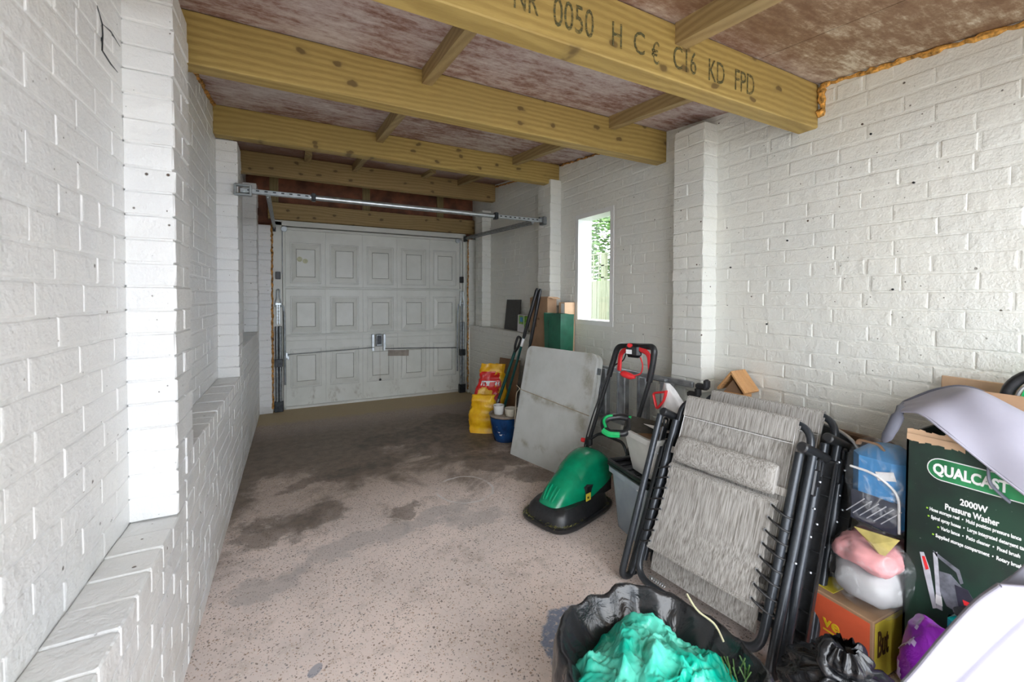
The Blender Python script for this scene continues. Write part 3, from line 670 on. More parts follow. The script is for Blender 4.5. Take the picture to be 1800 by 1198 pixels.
# tracks running back from the door and the perforated cross tube
for (xa, xb, za, zb) in ((-.185, -.155, 2.10, 2.045), (2.115, 2.03, 2.13, 2.035)):
    t_ = MB(); A, B = Vector((xa, yf-.1, za)), Vector((xb, 3.50, zb))
    for dz in (-.018, .018): t_.tube([A+Vector((0, 0, dz)), B+Vector((0, 0, dz))], .006, 6)
    t_.tube([A, B], .016, 8, flat=.6); t_.build('door_track', M['steel'], dr)
    MB().box((xa, yf-.08, za-.01), (.03, .1, .07), bev=.004).build('track_bracket', M['darkmetal'], dr)
ct = MB(); A, B = Vector((-.33, 3.50, 2.058)), Vector((2.15, 3.50, 2.058))
ct.tube([A.lerp(B, .18), A.lerp(B, .80)], .021, 12); ct.box((A.lerp(B, .095)), (.46, .028, .034), bev=.003); ct.box((A.lerp(B, .895)), (.50, .020, .034), bev=.003)
cto = ct.build('cross_tube', M['galv'], dr)
ho = MB()
for k in range(8): ho.box((-.27+k*.052, 3.485, 2.062), (.02, .004, .008)); 
for k in range(9): ho.box((1.69+k*.048, 3.489, 2.06), (.02, .004, .009))
ho.build('slot_holes', M['darkmetal'], cto)
cl = MB(); cl.box((.14, 3.497, 2.058), (.03, .055, .055), bev=.004).box((1.64, 3.497, 2.058), (.035, .055, .06), bev=.004); cl.build('clamp', M['darkmetal'], cto)
pb = MB()
for dz in (-.032, .032): pb.box((-.305, 3.485, 2.058+dz), (.10, .03, .016), bev=.004)
for dx in (-.045, .045): pb.box((-.305+dx, 3.485, 2.058), (.016, .03, .08), bev=.004)
pb.cyl((-.305, 3.49, 2.058), (-.305, 3.47, 2.058), .012); pb.build('wall_bracket', M['galv'], dr)
MB().box((2.145, 3.50, 2.055), (.04, .08, .075), bev=.004).cyl((2.13, 3.50, 2.08), (2.10, 3.50, 2.08), .012).build('wall_bracket', M['steel'], dr)

# ---------------------------------------------------------------- outside the window
g = struct(MB().box((9.0, 4.0, -.08), (13.2, 18, .1)).build('ground', M['leaf'], smooth=False), 'grass outside the window')
fn = thing('fence', 'tall weathered board fence with trellis top seen through the narrow window', 'fence', (4.6, 5.6, 0))
fb = MB().box((0, 0, .8), (.018, .118, 1.62), bev=.004).mesh('board', M['fence'], False)
for k in range(34):
    o = link('board', fb, fn); o.location = (random.uniform(-.006, .006), -2+k*.122, random.uniform(-.01, .01))
for k in range(3): MB().box((.04, -2+k*2, 1.0), (.08, .08, 2.1)).build('post', M['fence'], fn, False)
tr = MB()
for k in range(28): tr.box((.01, -2+k*.15, 1.85), (.015, .02, .42))
for z in (1.66, 1.86, 2.06): tr.box((.01, 0, z), (.02, 4.1, .02))
tr.build('trellis', M['fence'], fn, False)
def foliage(name, c, rad, n, m, seed, lab):
    r = random.Random(seed); mb = MB(); c = Vector(c)
    for k in range(n):
        a = Vector((r.gauss(0, 1), r.gauss(0, 1), r.gauss(0, 1))).normalized()*r.uniform(.45, 1)**.5; p = Vector((a.x*rad[0], a.y*rad[1], a.z*rad[2]))
        e = Matrix.Rotation(r.uniform(0, 6.3), 3, 'Z') @ Matrix.Rotation(r.uniform(-1.3, 1.3), 3, 'X'); s_ = r.uniform(.05, .1)
        mb.add([p+e @ Vector(q) for q in ((-s_, 0, 0), (0, -s_*.5, .01), (s_, 0, 0), (0, s_*.5, .01))], [(0, 1, 2, 3)])
    t = thing('tree', lab, 'tree', (c.x, c.y, 0)); 
    o = mb.build('foliage', m, t, False, (0, 0, c.z)); o['kind'] = 'stuff'
    MB().tube([(0, 0, -.05), (.05, 0, c.z)], [.07, .04], 8).build('trunk', M['plank'], t)
foliage('tree', (7.4, 7.9, 2.6), (1.5, 1.6, 1.15), 4200, M['leaf2'], 3, 'pale green tree behind the fence, left half of the window view')
foliage('tree', (6.8, 4.9, 2.9), (1.3, 1.1, 1.3), 2600, M['leaf'], 4, 'darker green tree behind the fence, top right of the window view')
foliage('tree', (4.1, 4.2, .75), (.35, .5, .5), 900, M['leaf2'], 5, 'low leafy bush growing in front of the fence')
# ---------------------------------------------------------------- things at the far end
def T(c, rz=0, rx=0, ry=0): return Matrix.Translation(c) @ Matrix.Rotation(rz, 4, 'Z') @ Matrix.Rotation(ry, 4, 'Y') @ Matrix.Rotation(rx, 4, 'X')
t = tag(MB().box((0, 0, .178), (.012, .345, .35), bev=.002).build('tile', M['slate'], None, False, (2.225, 4.32, .942)), 'dark grey rectangular tile propped on the far right ledge', 'tile'); t.rotation_euler.y = radians(6)
t = thing('seed_packet', 'green and white packet beside the dark tile on the ledge', 'packet', (2.19, 3.98, .944), radians(-8))
MB().box((0, .0, .095), (.045, .19, .19), bev=.006, taper=(1.3, 1)).build('packet_body', M['offwhite'], t)
MB().box((-.024, -.02, .10), (.004, .14, .16)).box((0, -.0965, .10), (.04, .003, .16)).build('green_print', plain('lime_green_print', (.22, .5, .06), .5, var=.3, sc=40, bs=0), t, False)
MB().box((-.027, -.03, .14), (.003, .08, .05)).build('blue_print', plain('blue_print', (.05, .3, .6), .5, bs=0), t, False)
# cardboard leaning
t = tag(MB().box((0, 0, .33), (.008, .52, .66), bev=.002).build('cardboard_sheet', M['card_dark'], None, False, (1.99, 4.06, 0)), 'flat brown cardboard sheet leaning on the wall behind the yellow bag', 'cardboard'); t.rotation_euler = (radians(-4), radians(9), radians(-3))
# tall carton on the ledge side
t = thing('tall_carton', 'tall closed brown carton between the tools and the green bag', 'box', (2.105, 3.43, .0), radians(-2))
MB().box((0, 0, 1.04), (.10, .34, .56), bev=.004).build('carton_body', M['card'], t, False)
MB().box((.004, -.02, 1.322), (.10, .32, .008), rot=Matrix.Rotation(.05, 3, 'Y')).box((.02, -.19, 1.315), (.08, .06, .004), rot=Matrix.Rotation(.25, 3, 'X')).build('flap', M['card_light'], t, False)
MB().box((-.0510, .05, 1.17), (.001, .05, .26)).box((-.0510, .02, 1.12), (.001, .09, .02)).build('tape', M['card_dark'], t, False)
t = thing('white_carton', 'narrow white and brown box just right of the tall carton', 'box', (2.215, 3.19, .757), radians(3))
MB().box((0, 0, .26), (.12, .085, .52), bev=.003).build('carton_body', M['card_light'], t, False)
MB().box((-.0605, -.015, .26), (.002, .045, .50)).build('white_print', M['offwhite'], t, False)
# green bag
t = thing('green_gift_bag', 'dark green fabric box bag standing against the brown carton', 'bag', (2.03, 2.93, .757-.0), radians(2))
t.location = (2.075, 3.115, .60)
def gb(u, v):
    a = u*4; k = int(a) % 4; f = a-int(a) if u < 1 else 0; cs = [(-.07, -.125), (.07, -.125), (.07, .125), (-.07, .125)]
    x0, y0 = cs[k]; x1, y1 = cs[(k+1) % 4]; x = x0+(x1-x0)*f; y = y0+(y1-y0)*f; s_ = .9+.12*v
    w = .007*sin(v*9+k*2)*sin(f*pi)+.006*noise.noise((x*14, y*14, v*6)); return (x*s_+w, y*s_+w, .58*v-.0+.01*noise.noise((x*9, y*9, 2))*v)
MB().grid(gb, 32, 14, .003).build('bag_body', M['greenbag_light'], t)
MB().tube([(-.072, .05, .52), (-.076, .045, .3), (-.07, .035, .05)], .004, 6).build('seam', M['greenbag'], t)
MB().box((-.0, 0, .565), (.13, .24, .006)).build('top_flap', M['greenbag'], t, False)
MB().box((0, 0, .08), (.10, .16, .15), bev=.01).build('filling', M['card'], t, False)
# yellow bags
def bagshape(w, d, h, seed, topflat=.25, lean=0):
    def f(u, v):
        a = u*2*pi; ex = .55
        cx = (abs(cos(a))**ex)*(1 if cos(a) > 0 else -1); cy = (abs(sin(a))**ex)*(1 if sin(a) > 0 else -1)
        s_ = (1-(.42 if h > .5 else .22)*v); dd = d*(1-(1-topflat)*v**1.6)
        if v < .12: s_ *= .86+.14*v/.12
        p = Vector((cx*dd/2, cy*w/2*s_, h*v)); n_ = ridge((p.x*9+seed, p.y*9, p.z*9), 3)-.8; p.x += n_*.013*(1 if cx > 0 else -1)*(.3+v*.7); p.y += n_*.016+.03*noise.noise((v*3, seed, a))-(.07*v if h > .5 else 0); p.x += lean*v+.02*noise.noise((v*4, a, seed)); 
        if v > .95: p.z += .012*noise.noise((a*2, seed, 0))
        return p
    return f
t = thing('yellow_bag', 'big yellow carrier bag with red print, slumped behind the garden tools', 'bag', (1.80, 4.05, 0), radians(58))
MB().grid(bagshape(.40, .20, .62, 1, .16, .02), 60, 34).build('bag_body', M['yellow'], t, 'all')
def patch(body_f, u0, u1, v0, v1, shape, m, name, parent, off=.004, n=26):
    mb = MB()
    for i in range(n):
        for j in range(n):
            us, vs_ = (i+.5)/n, (j+.5)/n
            if shape(us, vs_):
                q = []
                for a, b in ((0, 0), (1, 0), (1, 1), (0, 1)):
                    p = body_f(u0+(u1-u0)*(i+a)/n, v0+(v1-v0)*(j+b)/n); q.append(p+Vector((p.x, p.y, 0)).normalized()*off)
                mb.add(q, [(0, 1, 2, 3)])
    return mb.build(name, m, parent, 'all')
bf = bagshape(.40, .20, .62, 1, .16, .02)
M['redprint'] = plain('red_bag_print', (.62, .015, .012), .35, bs=0)
patch(bf, .33, .60, .30, .90, lambda a, b: ((a-.5)/.45)**2+((b-.62)/.36)**2 < 1 and not (((a-.5)/.16)**2+((b-.34)/.2)**2 < 1) or (abs(a-.2) < .1 and b < .5) or (abs(a-.85) < .1 and b < .4), M['redprint'], 'red_emblem', t, .006)
patch(bf, .42, .56, .62, .74, lambda a, b: (int(a*9) % 2 == 0) and .2 < b < .8 or (abs(b-.8) < .07 and .1 < a < .7), M['offwhite'], 'white_print', t, .009, 18)
t = thing('yellow_bag', 'small crumpled yellow bag standing on the floor left of the blue pot', 'bag', (1.655, 3.80, 0), radians(58))
bf2 = bagshape(.28, .13, .36, 5, .35, .01)
MB().grid(bf2, 44, 26).build('bag_body', M['yellow'], t, 'all')
MB().grid(lambda u, v: bf2(u, .93) * (1-v*.95) + Vector((.03*v*.9, 0, .34*v*.93)), 44, 3).build('bag_fold', M['yellow'], t, 'all')
patch(bf2, .60, .68, .05, .6, lambda a, b: b > .1, M['redprint'], 'red_print', t, .004, 10)
# blue pot with saucer and two small pots
t = thing('blue_plant_pot', 'blue glazed plant pot with painted white leaves beside the white table', 'pot', (1.75, 3.50, 0))
MB().lathe([(.0, .0), (.105, 0), (.112, .012), (.124, .06), (.142, .14), (.149, .19), (.150, .215), (.143, .22), (.139, .20), (.10, .03), (0, .03)], n=40).build('pot_body', M['blue_glaze'], t)
lf = MB()
for (a0, z) in ((218, .135), (222, .10), (212, .155), (228, .075)):
    for k in range(4):
        a = radians(a0+k*5-6); r_ = .1425+.09*(z-.14)*2; r_ = .112+(z/.22)*.040+.003
        p = Vector((cos(a)*r_, sin(a)*r_, z+.006*k)); tdir = Vector((-sin(a), cos(a), .55 if k % 2 else -.35)).normalized()*.028; n_ = Vector((cos(a), sin(a), 0))*.0; w = tdir.cross(Vector((cos(a), sin(a), 0))).normalized()*.0045
        lf.add([p-tdir*.5, p+w, p+tdir*.5, p-w], [(0, 1, 2, 3)])
lf.build('painted_leaves', M['offwhite'], t, False)
t = tag(MB().lathe([(0, .0), (.10, 0), (.15, .004), (.158, .018), (.155, .026), (.147, .014), (.0, .010)], n=40).build('saucer', M['terracotta'], None, True, (1.75, 3.50, .221)), 'dusty round saucer covering the blue pot', 'saucer')
def cup(loc, r, h, m, lab):
    t = thing('small_pot', lab, 'pot', loc)
    MB().lathe([(0, .0), (r*.78, 0), (r*.92, h*.3), (r, h), (r*.93, h), (r*.85, h*.3), (r*.5, .012), (0, .012)], n=28).build('pot_body', m, t)
    MB().lathe([(0, h*.55), (r*.86, h*.55)], n=20).build('soil', M['card_dark'], t)
cup((1.700, 3.545, .232), .052, .085, M['white_plastic'], 'white cup shaped pot on the saucer of the blue pot')
cup((1.775, 3.435, .232), .062, .072, M['cream'], 'cream bowl shaped pot on the saucer, nearest the table')
# garden tools
def shaft(mb, a, b, r, n=10): mb.tube([a, b], r, n)
A, B = Vector((1.725, 3.80, .05)), Vector((1.935, 3.665, .80))
t = thing('garden_spade', 'green shafted garden spade with a D handle', 'spade', A); dv = (B-A)
MB().tube([dv*.22, dv], .0155, 12).build('shaft', M['dgreen_metal'], t)
Mx = Matrix.Translation(dv) @ dv.to_track_quat('Z', 'Y').to_matrix().to_4x4() @ Matrix.Rotation(radians(25), 4, 'Z')
hd = MB(); hd.tube(fillet([Mx @ Vector(p) for p in ((0, 0, -.02), (-.048, 0, .05), (-.05, 0, .135), (.05, 0, .135), (.048, 0, .05), (0, 0, -.02))], .03, 5), .0125, 10); hd.build('handle', M['black'], t)
bl = MB(); Mb = dv.to_track_quat('Z', 'Y').to_matrix().to_4x4() @ Matrix.Rotation(radians(18), 4, 'Z')
bl.grid(lambda u, v: Mb @ Vector(((u-.5)*(.155-.05*(1-v)**3), .012*cos((u-.5)*3), -.03+.24*v)), 10, 8, .003); bl.build('blade', M['steel'], t)
MB().tube([dv*.2, dv*.36], [.02, .0165], 10).build('socket', M['steel'], t)
A, B = Vector((1.80, 3.76, .03)), Vector((2.015, 3.38, 1.405))
t = thing('long_handled_tool', 'long handled tool with a green shaft and black grip, second of the leaning tools', 'tool', A); dv = B-A
MB().tube([dv*.0, dv*.80], .0125, 10).build('shaft', M['dgreen_metal'], t)
MB().tube([dv*.66, dv*.68, dv*.985, dv], [.014, .017, .018, .010], 10).build('grip', M['black'], t)
MB().tube([dv*.60, dv*.655], .0135, 10).build('white_label', M['offwhite'], t)
MB().tube([dv*0, dv*.12], [.02, .015], 10).build('socket', M['steel'], t)
A, B = Vector((1.90, 3.62, .03)), Vector((2.03, 3.35, 1.40))
t = thing('long_handled_tool', 'black shafted tool leaning furthest right, against the brown carton', 'tool', A); dv = B-A
MB().tube([dv*.0, dv*.8], .012, 10).build('shaft', M['darkmetal'], t)
MB().tube([dv*.62, dv*.64, dv*.985, dv], [.013, .0165, .017, .010], 10).build('grip', M['black'], t)
# folding table
t = thing('folding_table', 'folded white plastic table leaning against the wall', 'table', (1.7105, 2.7865, .0)); t.matrix_world = T((1.7105, 2.7865, 0), radians(-76.2), radians(-12.5))
def rrect(w, h, r, n=6):
    out = []
    for cx, cz_, a0 in ((w/2-r, h-r, 0), (-w/2+r, h-r, 90), (-w/2+.01, .01, 180), (w/2-.01, .01, 270)):
        rr = r if a0 < 180 else .01
        for k in range(n+1): a = radians(a0+90*k/n); out.append((cx+rr*cos(a), cz_+rr*sin(a)))
    return out
def tslab(y0, y1, name, w=.755, h=.925, par=None):
    mb = MB(); n = 28; R = [(rrect(w-.006, h, .06), y0-.004), (rrect(w, h, .065), y0), (rrect(w, h, .065), y1), (rrect(w-.02, h-.01, .06), y1+.003)]
    vs = [];
    for ring, y in R:
        cz0 = 0
        for x, z in ring: vs.append((x, y, z))
    m_ = len(R[0][0]); fs = [tuple(range(m_)), tuple(reversed(range(3*m_, 4*m_)))]
    for r_ in range(3):
        for k in range(m_): fs.append((r_*m_+(k+1) % m_, r_*m_+k, (r_+1)*m_+k, (r_+1)*m_+(k+1) % m_))
    mb.add(vs, fs); return mb.build(name, M['table'], t)
tslab(0, .030, 'tabletop_half'); tslab(.040, .070, 'tabletop_half')
for z in (.15, .8): MB().box((.374, .035, z), (.012, .05, .05), bev=.003).build('hinge', M['steel'], t)
MB().tube([(-.39, -.008, .545), (.0, -.010, .51), (.38, -.008, .475)], .0035, 6).tube([(-.38, -.008, .545), (-.392, .03, .54), (-.385, .075, .53)], .003, 6).tube(spline([(-.385, .0, .545), (-.41, -.01, .50), (-.40, 0, .36), (-.39, .01, .22)], 5), .0025, 6).tube([(-.38, -.004, .545), (-.42, -.02, .57)], .003, 6).build('cord', M['string'], t)

# ladder lying on its side against the wall
t = thing('step_ladder', 'aluminium step ladder lying on its side against the right wall', 'ladder', (2.09, 2.1, .30))
lad = MB()
for (z, x, y0, y1) in ((.50, .0, -.40, .72), (.49, .05, -.34, .72), (.14, -.02, -.44, .72), (.13, .045, -.36, .72)):
    mb = MB().box((x, (y0+y1)/2, z), (.022, y1-y0, .035), bev=.004).box((x-.012, (y0+y1)/2, z), (.004, y1-y0, .012)); o = mb.build('stile', M['ladder'], t); o.rotation_euler.x = radians(-1.2)
for k in range(5):
    y = -.20+k*.2; o = MB().box((-.004, y, .32), (.045, .075, .34), bev=.004).box((-.03, y-.028, .32), (.008, .014, .34)).box((-.03, y+.028, .32), (.008, .014, .34)).build('tread', M['ladder'], t)
MB().tube(spline([(-.03, -.24, .48), (-.035, -.30, .43), (-.04, -.33, .33), (-.04, -.33, .2)], 6), .010, 8).build('stay', M['white_plastic'], t)
for (y, z, x) in ((-.45, .51, 0), (-.40, .455, -.01), (-.47, .14, -.02)):
    MB().box((x, y, z), (.04, .075, .032), bev=.008).box((x, y-.03, z+.02), (.038, .03, .05), bev=.008).build('rubber_foot', M['rubber'], t)
MB().box((-.02, -.18, .505), (.035, .06, .02), bev=.004).box((-.02, -.22, .49), (.03, .10, .012), bev=.003).build('hinge_plate', M['ladder'], t)

# ---------------------------------------------------------------- hover mower
t = thing('hover_mower', 'green and black hover mower with a tall red levered handle', 'lawn mower', (1.50, 2.13, 0), radians(17.3))
# local +x = rear, +y = far side
def deckring(sx, sy, z, n=40):
    out = []
    for k in range(n):
        a = 2*pi*k/n; ex = .50; c_, s_ = cos(a), sin(a)
        out.append((sx*(abs(c_)**ex)*(1 if c_ > 0 else -1), sy*(abs(s_)**ex)*(1 if s_ > 0 else -1), z))
    return out
def loft(rings, cap=(True, True)):
    n = len(rings[0]); mb = MB(); vs = [p for r in rings for p in r]; fs = []
    for i in range(len(rings)-1):
        for k in range(n): fs.append((i*n+k, i*n+(k+1) % n, (i+1)*n+(k+1) % n, (i+1)*n+k))
    if cap[0]: fs.append(tuple(reversed(range(n))))
    if cap[1]: fs.append(tuple((len(rings)-1)*n+k for k in range(n)))
    mb.add(vs, fs); return mb
loft([deckring(.278, .182, .012), deckring(.285, .188, .022), deckring(.285, .188, .036), deckring(.275, .178, .042), deckring(.262, .165, .036), deckring(.258, .160, .050), deckring(.250, .152, .085), deckring(.225, .13, .112), deckring(.15, .09, .118)]).build('deck', M['black'], t, True)
gr = MB(); rg = random.Random(3)
for k in range(420):
    a = rg.uniform(0, 2*pi); c_, s_ = cos(a), sin(a); x = .27*(abs(c_)**.5)*(1 if c_ > 0 else -1); y = .173*(abs(s_)**.5)*(1 if s_ > 0 else -1)
    if x > .1 and y > 0: continue
    if rg.random() > (.9 if x < -.2 else .35): continue
    q = Vector((x+rg.uniform(-.012, .012), y+rg.uniform(-.012, .012), rg.uniform(.034, .05))); d_ = Vector((rg.uniform(-1, 1), rg.uniform(-1, 1), rg.uniform(-.2, .4))).normalized()*rg.uniform(.006, .016); w = Vector((-d_.y, d_.x, .002)).normalized()*.002
    gr.add([q-d_, q+w, q+d_, q-w], [(0, 1, 2, 3)])
tag(gr.build('grass_clippings', M['grass'], t, False), None, None, None, 'stuff')
HT = [(-.225, .095, .060, .050), (-.20, .140, .060, .078), (-.14, .200, .066, .096), (-.05, .255, .080, .110), (.05, .305, .110, .125), (.14, .335, .140, .135), (.22, .335, .165, .138), (.29, .300, .185, .125), (.32, .25, .19, .105)]
def hood(u, v):
    t_ = u*(len(HT)-1); i = min(int(t_), len(HT)-2); f = t_-i; p0, p1, p2_, p3_ = HT[max(i-1, 0)], HT[i], HT[i+1], HT[min(i+2, len(HT)-1)]
    x, top, base, hw = [.5*((2*b_)+(c_-a_)*f+(2*a_-5*b_+4*c_-d_)*f*f+(3*b_-a_-3*c_+d_)*f**3) for a_, b_, c_, d_ in zip(p0, p1, p2_, p3_)]
    a = (v-.5)*pi; sa, ca = sin(a), max(0, cos(a)); yy = hw*(abs(sa)**.78)*(1 if sa > 0 else -1); zz = base+(top-base)*(ca**.62)
    return (x, yy*(1-.12*ca), zz)
MB().grid(hood, 36, 28, .004).build('hood', M['green_plastic'], t, True)
def hood2(u, v):
    p = Vector(hood(.42+u*.56, .12+.76*v)); c0 = Vector((p.x, 0, p.z*.5)); d_ = (p-c0).normalized(); e = min(1, min(u, 1-u)*9, min(v, 1-v)*9); return p+d_*(.010*e-.002)
MB().grid(hood2, 26, 24).build('grass_box_cover', M['green_plastic'], t, True)
vt = MB()
for k in range(4):
    y = -.040+k*.027; pts = []
    for i in range(8):
        u = .12+i*.020; p = Vector(hood(u, .5+(k-1.5)*.08)); pts.append(p+Vector((-.3, 0, 1)).normalized()*.002)
    vt.tube(pts, [.003]+[.0065]*6+[.003], 8)
vt.build('hood_rib', M['green_plastic'], t, True)
MB().box((.15, 0, .14), (.30, .25, .13), bev=.02).build('motor_housing', M['darkmetal'], t)
MB().box((-.005, -.150, .145), (.045, .004, .042), rot=Matrix.Rotation(.0, 3, 'X')).build('yellow_label', M['yellow_card'], t, False)
text('96', .022, 'label_text', M['black'], t, Matrix.Translation((-.022, -.1535, .136)) @ Matrix.Rotation(radians(90), 4, 'X'))
# handle: far arm, near arm, bow
inv17 = Matrix.Rotation(radians(-17.3), 4, 'Z')
def W2L(p): return inv17 @ (Vector(p)-Vector((1.50, 2.13, 0)))
P0, P1 = W2L((1.745, 2.275, .30)), W2L((1.86, 2.165, .86)); Q0, Q1 = W2L((1.80, 1.965, .30)), W2L((1.865, 1.815, .885)); PT, QT = W2L((1.87, 2.115, 1.01)), W2L((1.87, 1.80, 1.035))
ha = MB(); ha.tube([P0, P1], .0125, 10); ha.build('handle_arm', M['black'], t); ha = MB(); ha.tube([Q0, Q1], .0125, 10); ha.build('handle_arm', M['black'], t)
MB().tube(fillet([P1-(P1-P0)*.10, P1+(PT-P1)*.35, PT, (PT+QT)/2, QT, Q1+(QT-Q1)*.4, Q1-(Q1-Q0)*.10], .085, 7), .0185, 12).build('handle_bow', M['black'], t)
cm = (PT+QT)/2; wd = (QT-PT).normalized()
for sgn in (-1, 1):
    a = cm+wd*sgn*.03+Vector((-.012, 0, -.012)); b = (PT if sgn < 0 else QT)+Vector((-.012, 0, -.038))-wd*sgn*.035; e = b+Vector((0, 0, -.12))+wd*sgn*.012
    MB().tube(fillet([a, b, e], .075, 8), .0105, 8, flat=1.6).build('red_lever', M['red'], t)
MB().box(cm+Vector((-.02, 0, -.025)), (.05, .10, .085), rot=Matrix.Rotation(radians(90)*0, 3, 'Z'), bev=.018).build('switch_box', M['black'], t)
MB().cyl(cm+Vector((-.035, .012, .005)), cm+Vector((-.055, .012, .008)), .013, 14).build('red_button', M['red'], t)
MB().box(cm+Vector((-.046, .018, -.032)), (.004, .038, .026)).build('switch_label', M['offwhite'], t, False)
MB().box(cm+Vector((-.02, -.055, -.025)), (.03, .035, .02), bev=.006).build('cable_hook', M['black'], t)
c0 = cm+Vector((-.03, -.05, -.06)); MB().tube(spline([c0, c0+Vector((0, -.015, -.05)), c0+Vector((0, .0, -.10)), c0+Vector((0, .055, -.12))], 8), .0042, 8).build('red_cable', M['red'], t)
pl = c0+Vector((0, .065, -.125)); MB().tube([pl+Vector((0, -.03, .0)), pl, pl+Vector((0, .045, .01)), pl+Vector((0, .065, .012))], [.010, .020, .022, .012], 12).build('red_plug', M['red'], t)
MB().tube(spline([cm+Vector((-.02, .05, -.03)), P1*.5+cm*.5+Vector((0, 0, -.02)), P1+Vector((-.018, 0, -.02)), P1*.5+P0*.5+Vector((-.05, .0, 0)), P0+Vector((-.02, 0, .04)), P0+Vector((-.05, -.02, -.08))], 8), .0042, 8).build('black_cable', M['blackcotton'], t)
MB().box(P0+(P1-P0)*.10, (.04, .045, .06), bev=.01).build('pivot', M['black'], t)
MB().cyl(P0+(P1-P0)*.10+Vector((0, .02, 0)), P0+(P1-P0)*.10+Vector((-.005, .055, .0)), .015, 12).build('red_knob', M['red'], t)
MB().tube(fillet([P0+(P1-P0)*.12, P0+(P1-P0)*.22+Vector((.02, -.05, .0)), Q0+(Q1-Q0)*.22+Vector((0, .05, 0)), Q0+(Q1-Q0)*.1], .04), .0095, 8).build('cross_stay', M['black'], t)

# ---------------------------------------------------------------- storage crates
def crate(name, lab, c, sx, sy, h, m, taper, rim=.012, rz=0, par=None):
    t = thing(name, lab, 'crate', c, rz); mb = MB()
    def ring(a, b, z, r=.03, n=5):
        out = []
        for cx, cy, a0 in ((a/2-r, b/2-r, 0), (-a/2+r, b/2-r, 90), (-a/2+r, -b/2+r, 180), (a/2-r, -b/2+r, 270)):
            for k in range(n+1): q_ = radians(a0+90*k/n); out.append((cx+r*cos(q_), cy+r*sin(q_), z))
        return out
    g = taper
    R = [ring(sx*g, sy*g, 0), ring(sx*g+.004, sy*g+.004, .01), ring(sx, sy, h-.03), ring(sx+.03, sy+.03, h-.028), ring(sx+.03, sy+.03, h), ring(sx-.006, sy-.006, h), ring(sx-.008, sy-.008, h-.03), ring(sx*g-.008, sy*g-.008, .012)]
    loft(R).build('crate_body', m, t); return t
t = crate('storage_crate', 'translucent storage crate on the floor under the milky tub', (1.86, 1.705, 0), .50, .33, .345, M['clear_tub'], .88, rz=radians(-8))
lid = MB().box((0, 0, .354), (.53, .36, .018), bev=.006)
for (x, y, a, b) in ((-.255, 0, .022, .35), (.255, 0, .022, .35), (0, -.17, .52, .022), (0, .17, .52, .022)): lid.box((x, y, .372), (a, b, .022), bev=.005)
for k in range(4): lid.box((0, -.11+k*.07, .366), (.46, .012, .012), bev=.003)
lid.build('lid', M['black'], t)
ct_ = MB(); ct_.box((0, .02, .05), (.40, .24, .07), bev=.01); ct_.build('contents', M['offwhite'], t)
MB().box((-.08, -.05, .145), (.26, .15, .1), bev=.02).build('contents', M['teal_plastic'], t); MB().box((0, .03, .25), (.40, .22, .07), bev=.02).build('contents', M['blue'], t)
MB().lathe([(0, -.03), (.03, 0), (0, .03)], (-.20, .09, .30), 14).build('contents', M['offwhite'], t)
t = crate('storage_tub', 'milky white open tub holding paper and a saw', (1.815, 1.655, .374), .40, .25, .225, M['milky'], .80, rz=radians(-8))
MB().box((0, 0, .17), (.36, .22, .02)).build('cardboard_piece', M['card'], t, False)
t = thing('paper_sheets', 'loose white paper sheets sticking out of the milky tub', 'paper', (1.83, 1.65, .60), radians(-12))
MB().box((.0, -.03, .012), (.27, .17, .002), rot=Matrix.Rotation(.12, 3, 'Y')).build('sheet', M['offwhite'], t, False)
MB().box((.04, .0, .035), (.22, .15, .002), rot=Matrix.Rotation(-.22, 3, 'Y') @ Matrix.Rotation(.4, 3, 'Z')).build('sheet', M['offwhite'], t, False)
# hand saw
t = thing('hand_saw', 'hand saw with a black and green moulded grip lying across the tub', 'saw', (0, 0, 0)); sa_ = Vector((.707, -.707, -.02)).normalized(); sn_ = Vector((-.45, -.45, .77)).normalized(); sb_ = sn_.cross(sa_); Ms = Matrix((sa_, -sn_, sb_)).transposed().to_4x4(); Ms.translation = (1.565, 1.79, .588); t.matrix_world = Ms
def SP(x, y, z=0): return (x*.92, z, y*.8)
sp = MB(); sp.prism([(.04, .0), (.36, .02), (.36, .07), (.06, .115)], -.0008, .0008); sp.build('blade', M['saw_blade'], t, False)
hp = fillet([SP(.075, .115), SP(.03, .125), SP(-.05, .10), SP(-.075, .06), SP(-.055, .0), SP(-.03, -.02), SP(.06, -.01), SP(.075, .03)], .02, 4)
MB().tube(hp, .018, 10, flat=1.1).build('grip', M['black'], t)
MB().tube(fillet([SP(-.02, .112, -.013), SP(-.055, .098, -.013), SP(-.072, .06, -.013), SP(-.052, .005, -.013)], .02, 4), .009, 8).build('grip_insert', M['bgreen'], t)
MB().tube(fillet([SP(.03, -.022), SP(-.03, -.030), SP(-.066, -.005)], .02, 4), .019, 8).build('grip_insert', M['bgreen'], t); MB().tube([SP(.04, .130), SP(.09, .120)], .010, 8).build('grip_insert', M['bgreen'], t)
MB().tube([SP(.075, .11), SP(.078, .02)], .013, 10).build('grip_heel', M['black'], t)
# white carrier bag with a red handle
t = thing('white_carrier_bag', 'white plastic bag with a red loop handle in the tub', 'bag', (1.93, 1.66, .59), radians(0))
def cone(u, v):
    a = u*2*pi; r_ = .085*(1-v)**.75+.012; n_ = ridge((cos(a)*2, sin(a)*2, v*4), 2); return (cos(a)*r_*.8+.012*n_*(1-v), sin(a)*r_*1.2+.015*n_+.09*v, .235*v)
MB().grid(cone, 36, 14).build('bag_body', M['offwhite'], t, 'all')
MB().tube(fillet([(-.04, .085, .19), (-.05, .16, .17), (-.05, .13, .08), (-.04, .085, .14), (-.04, .07, .20)], .02, 5), .011, 8, flat=.6, closed=False).build('red_handle', M['red'], t)

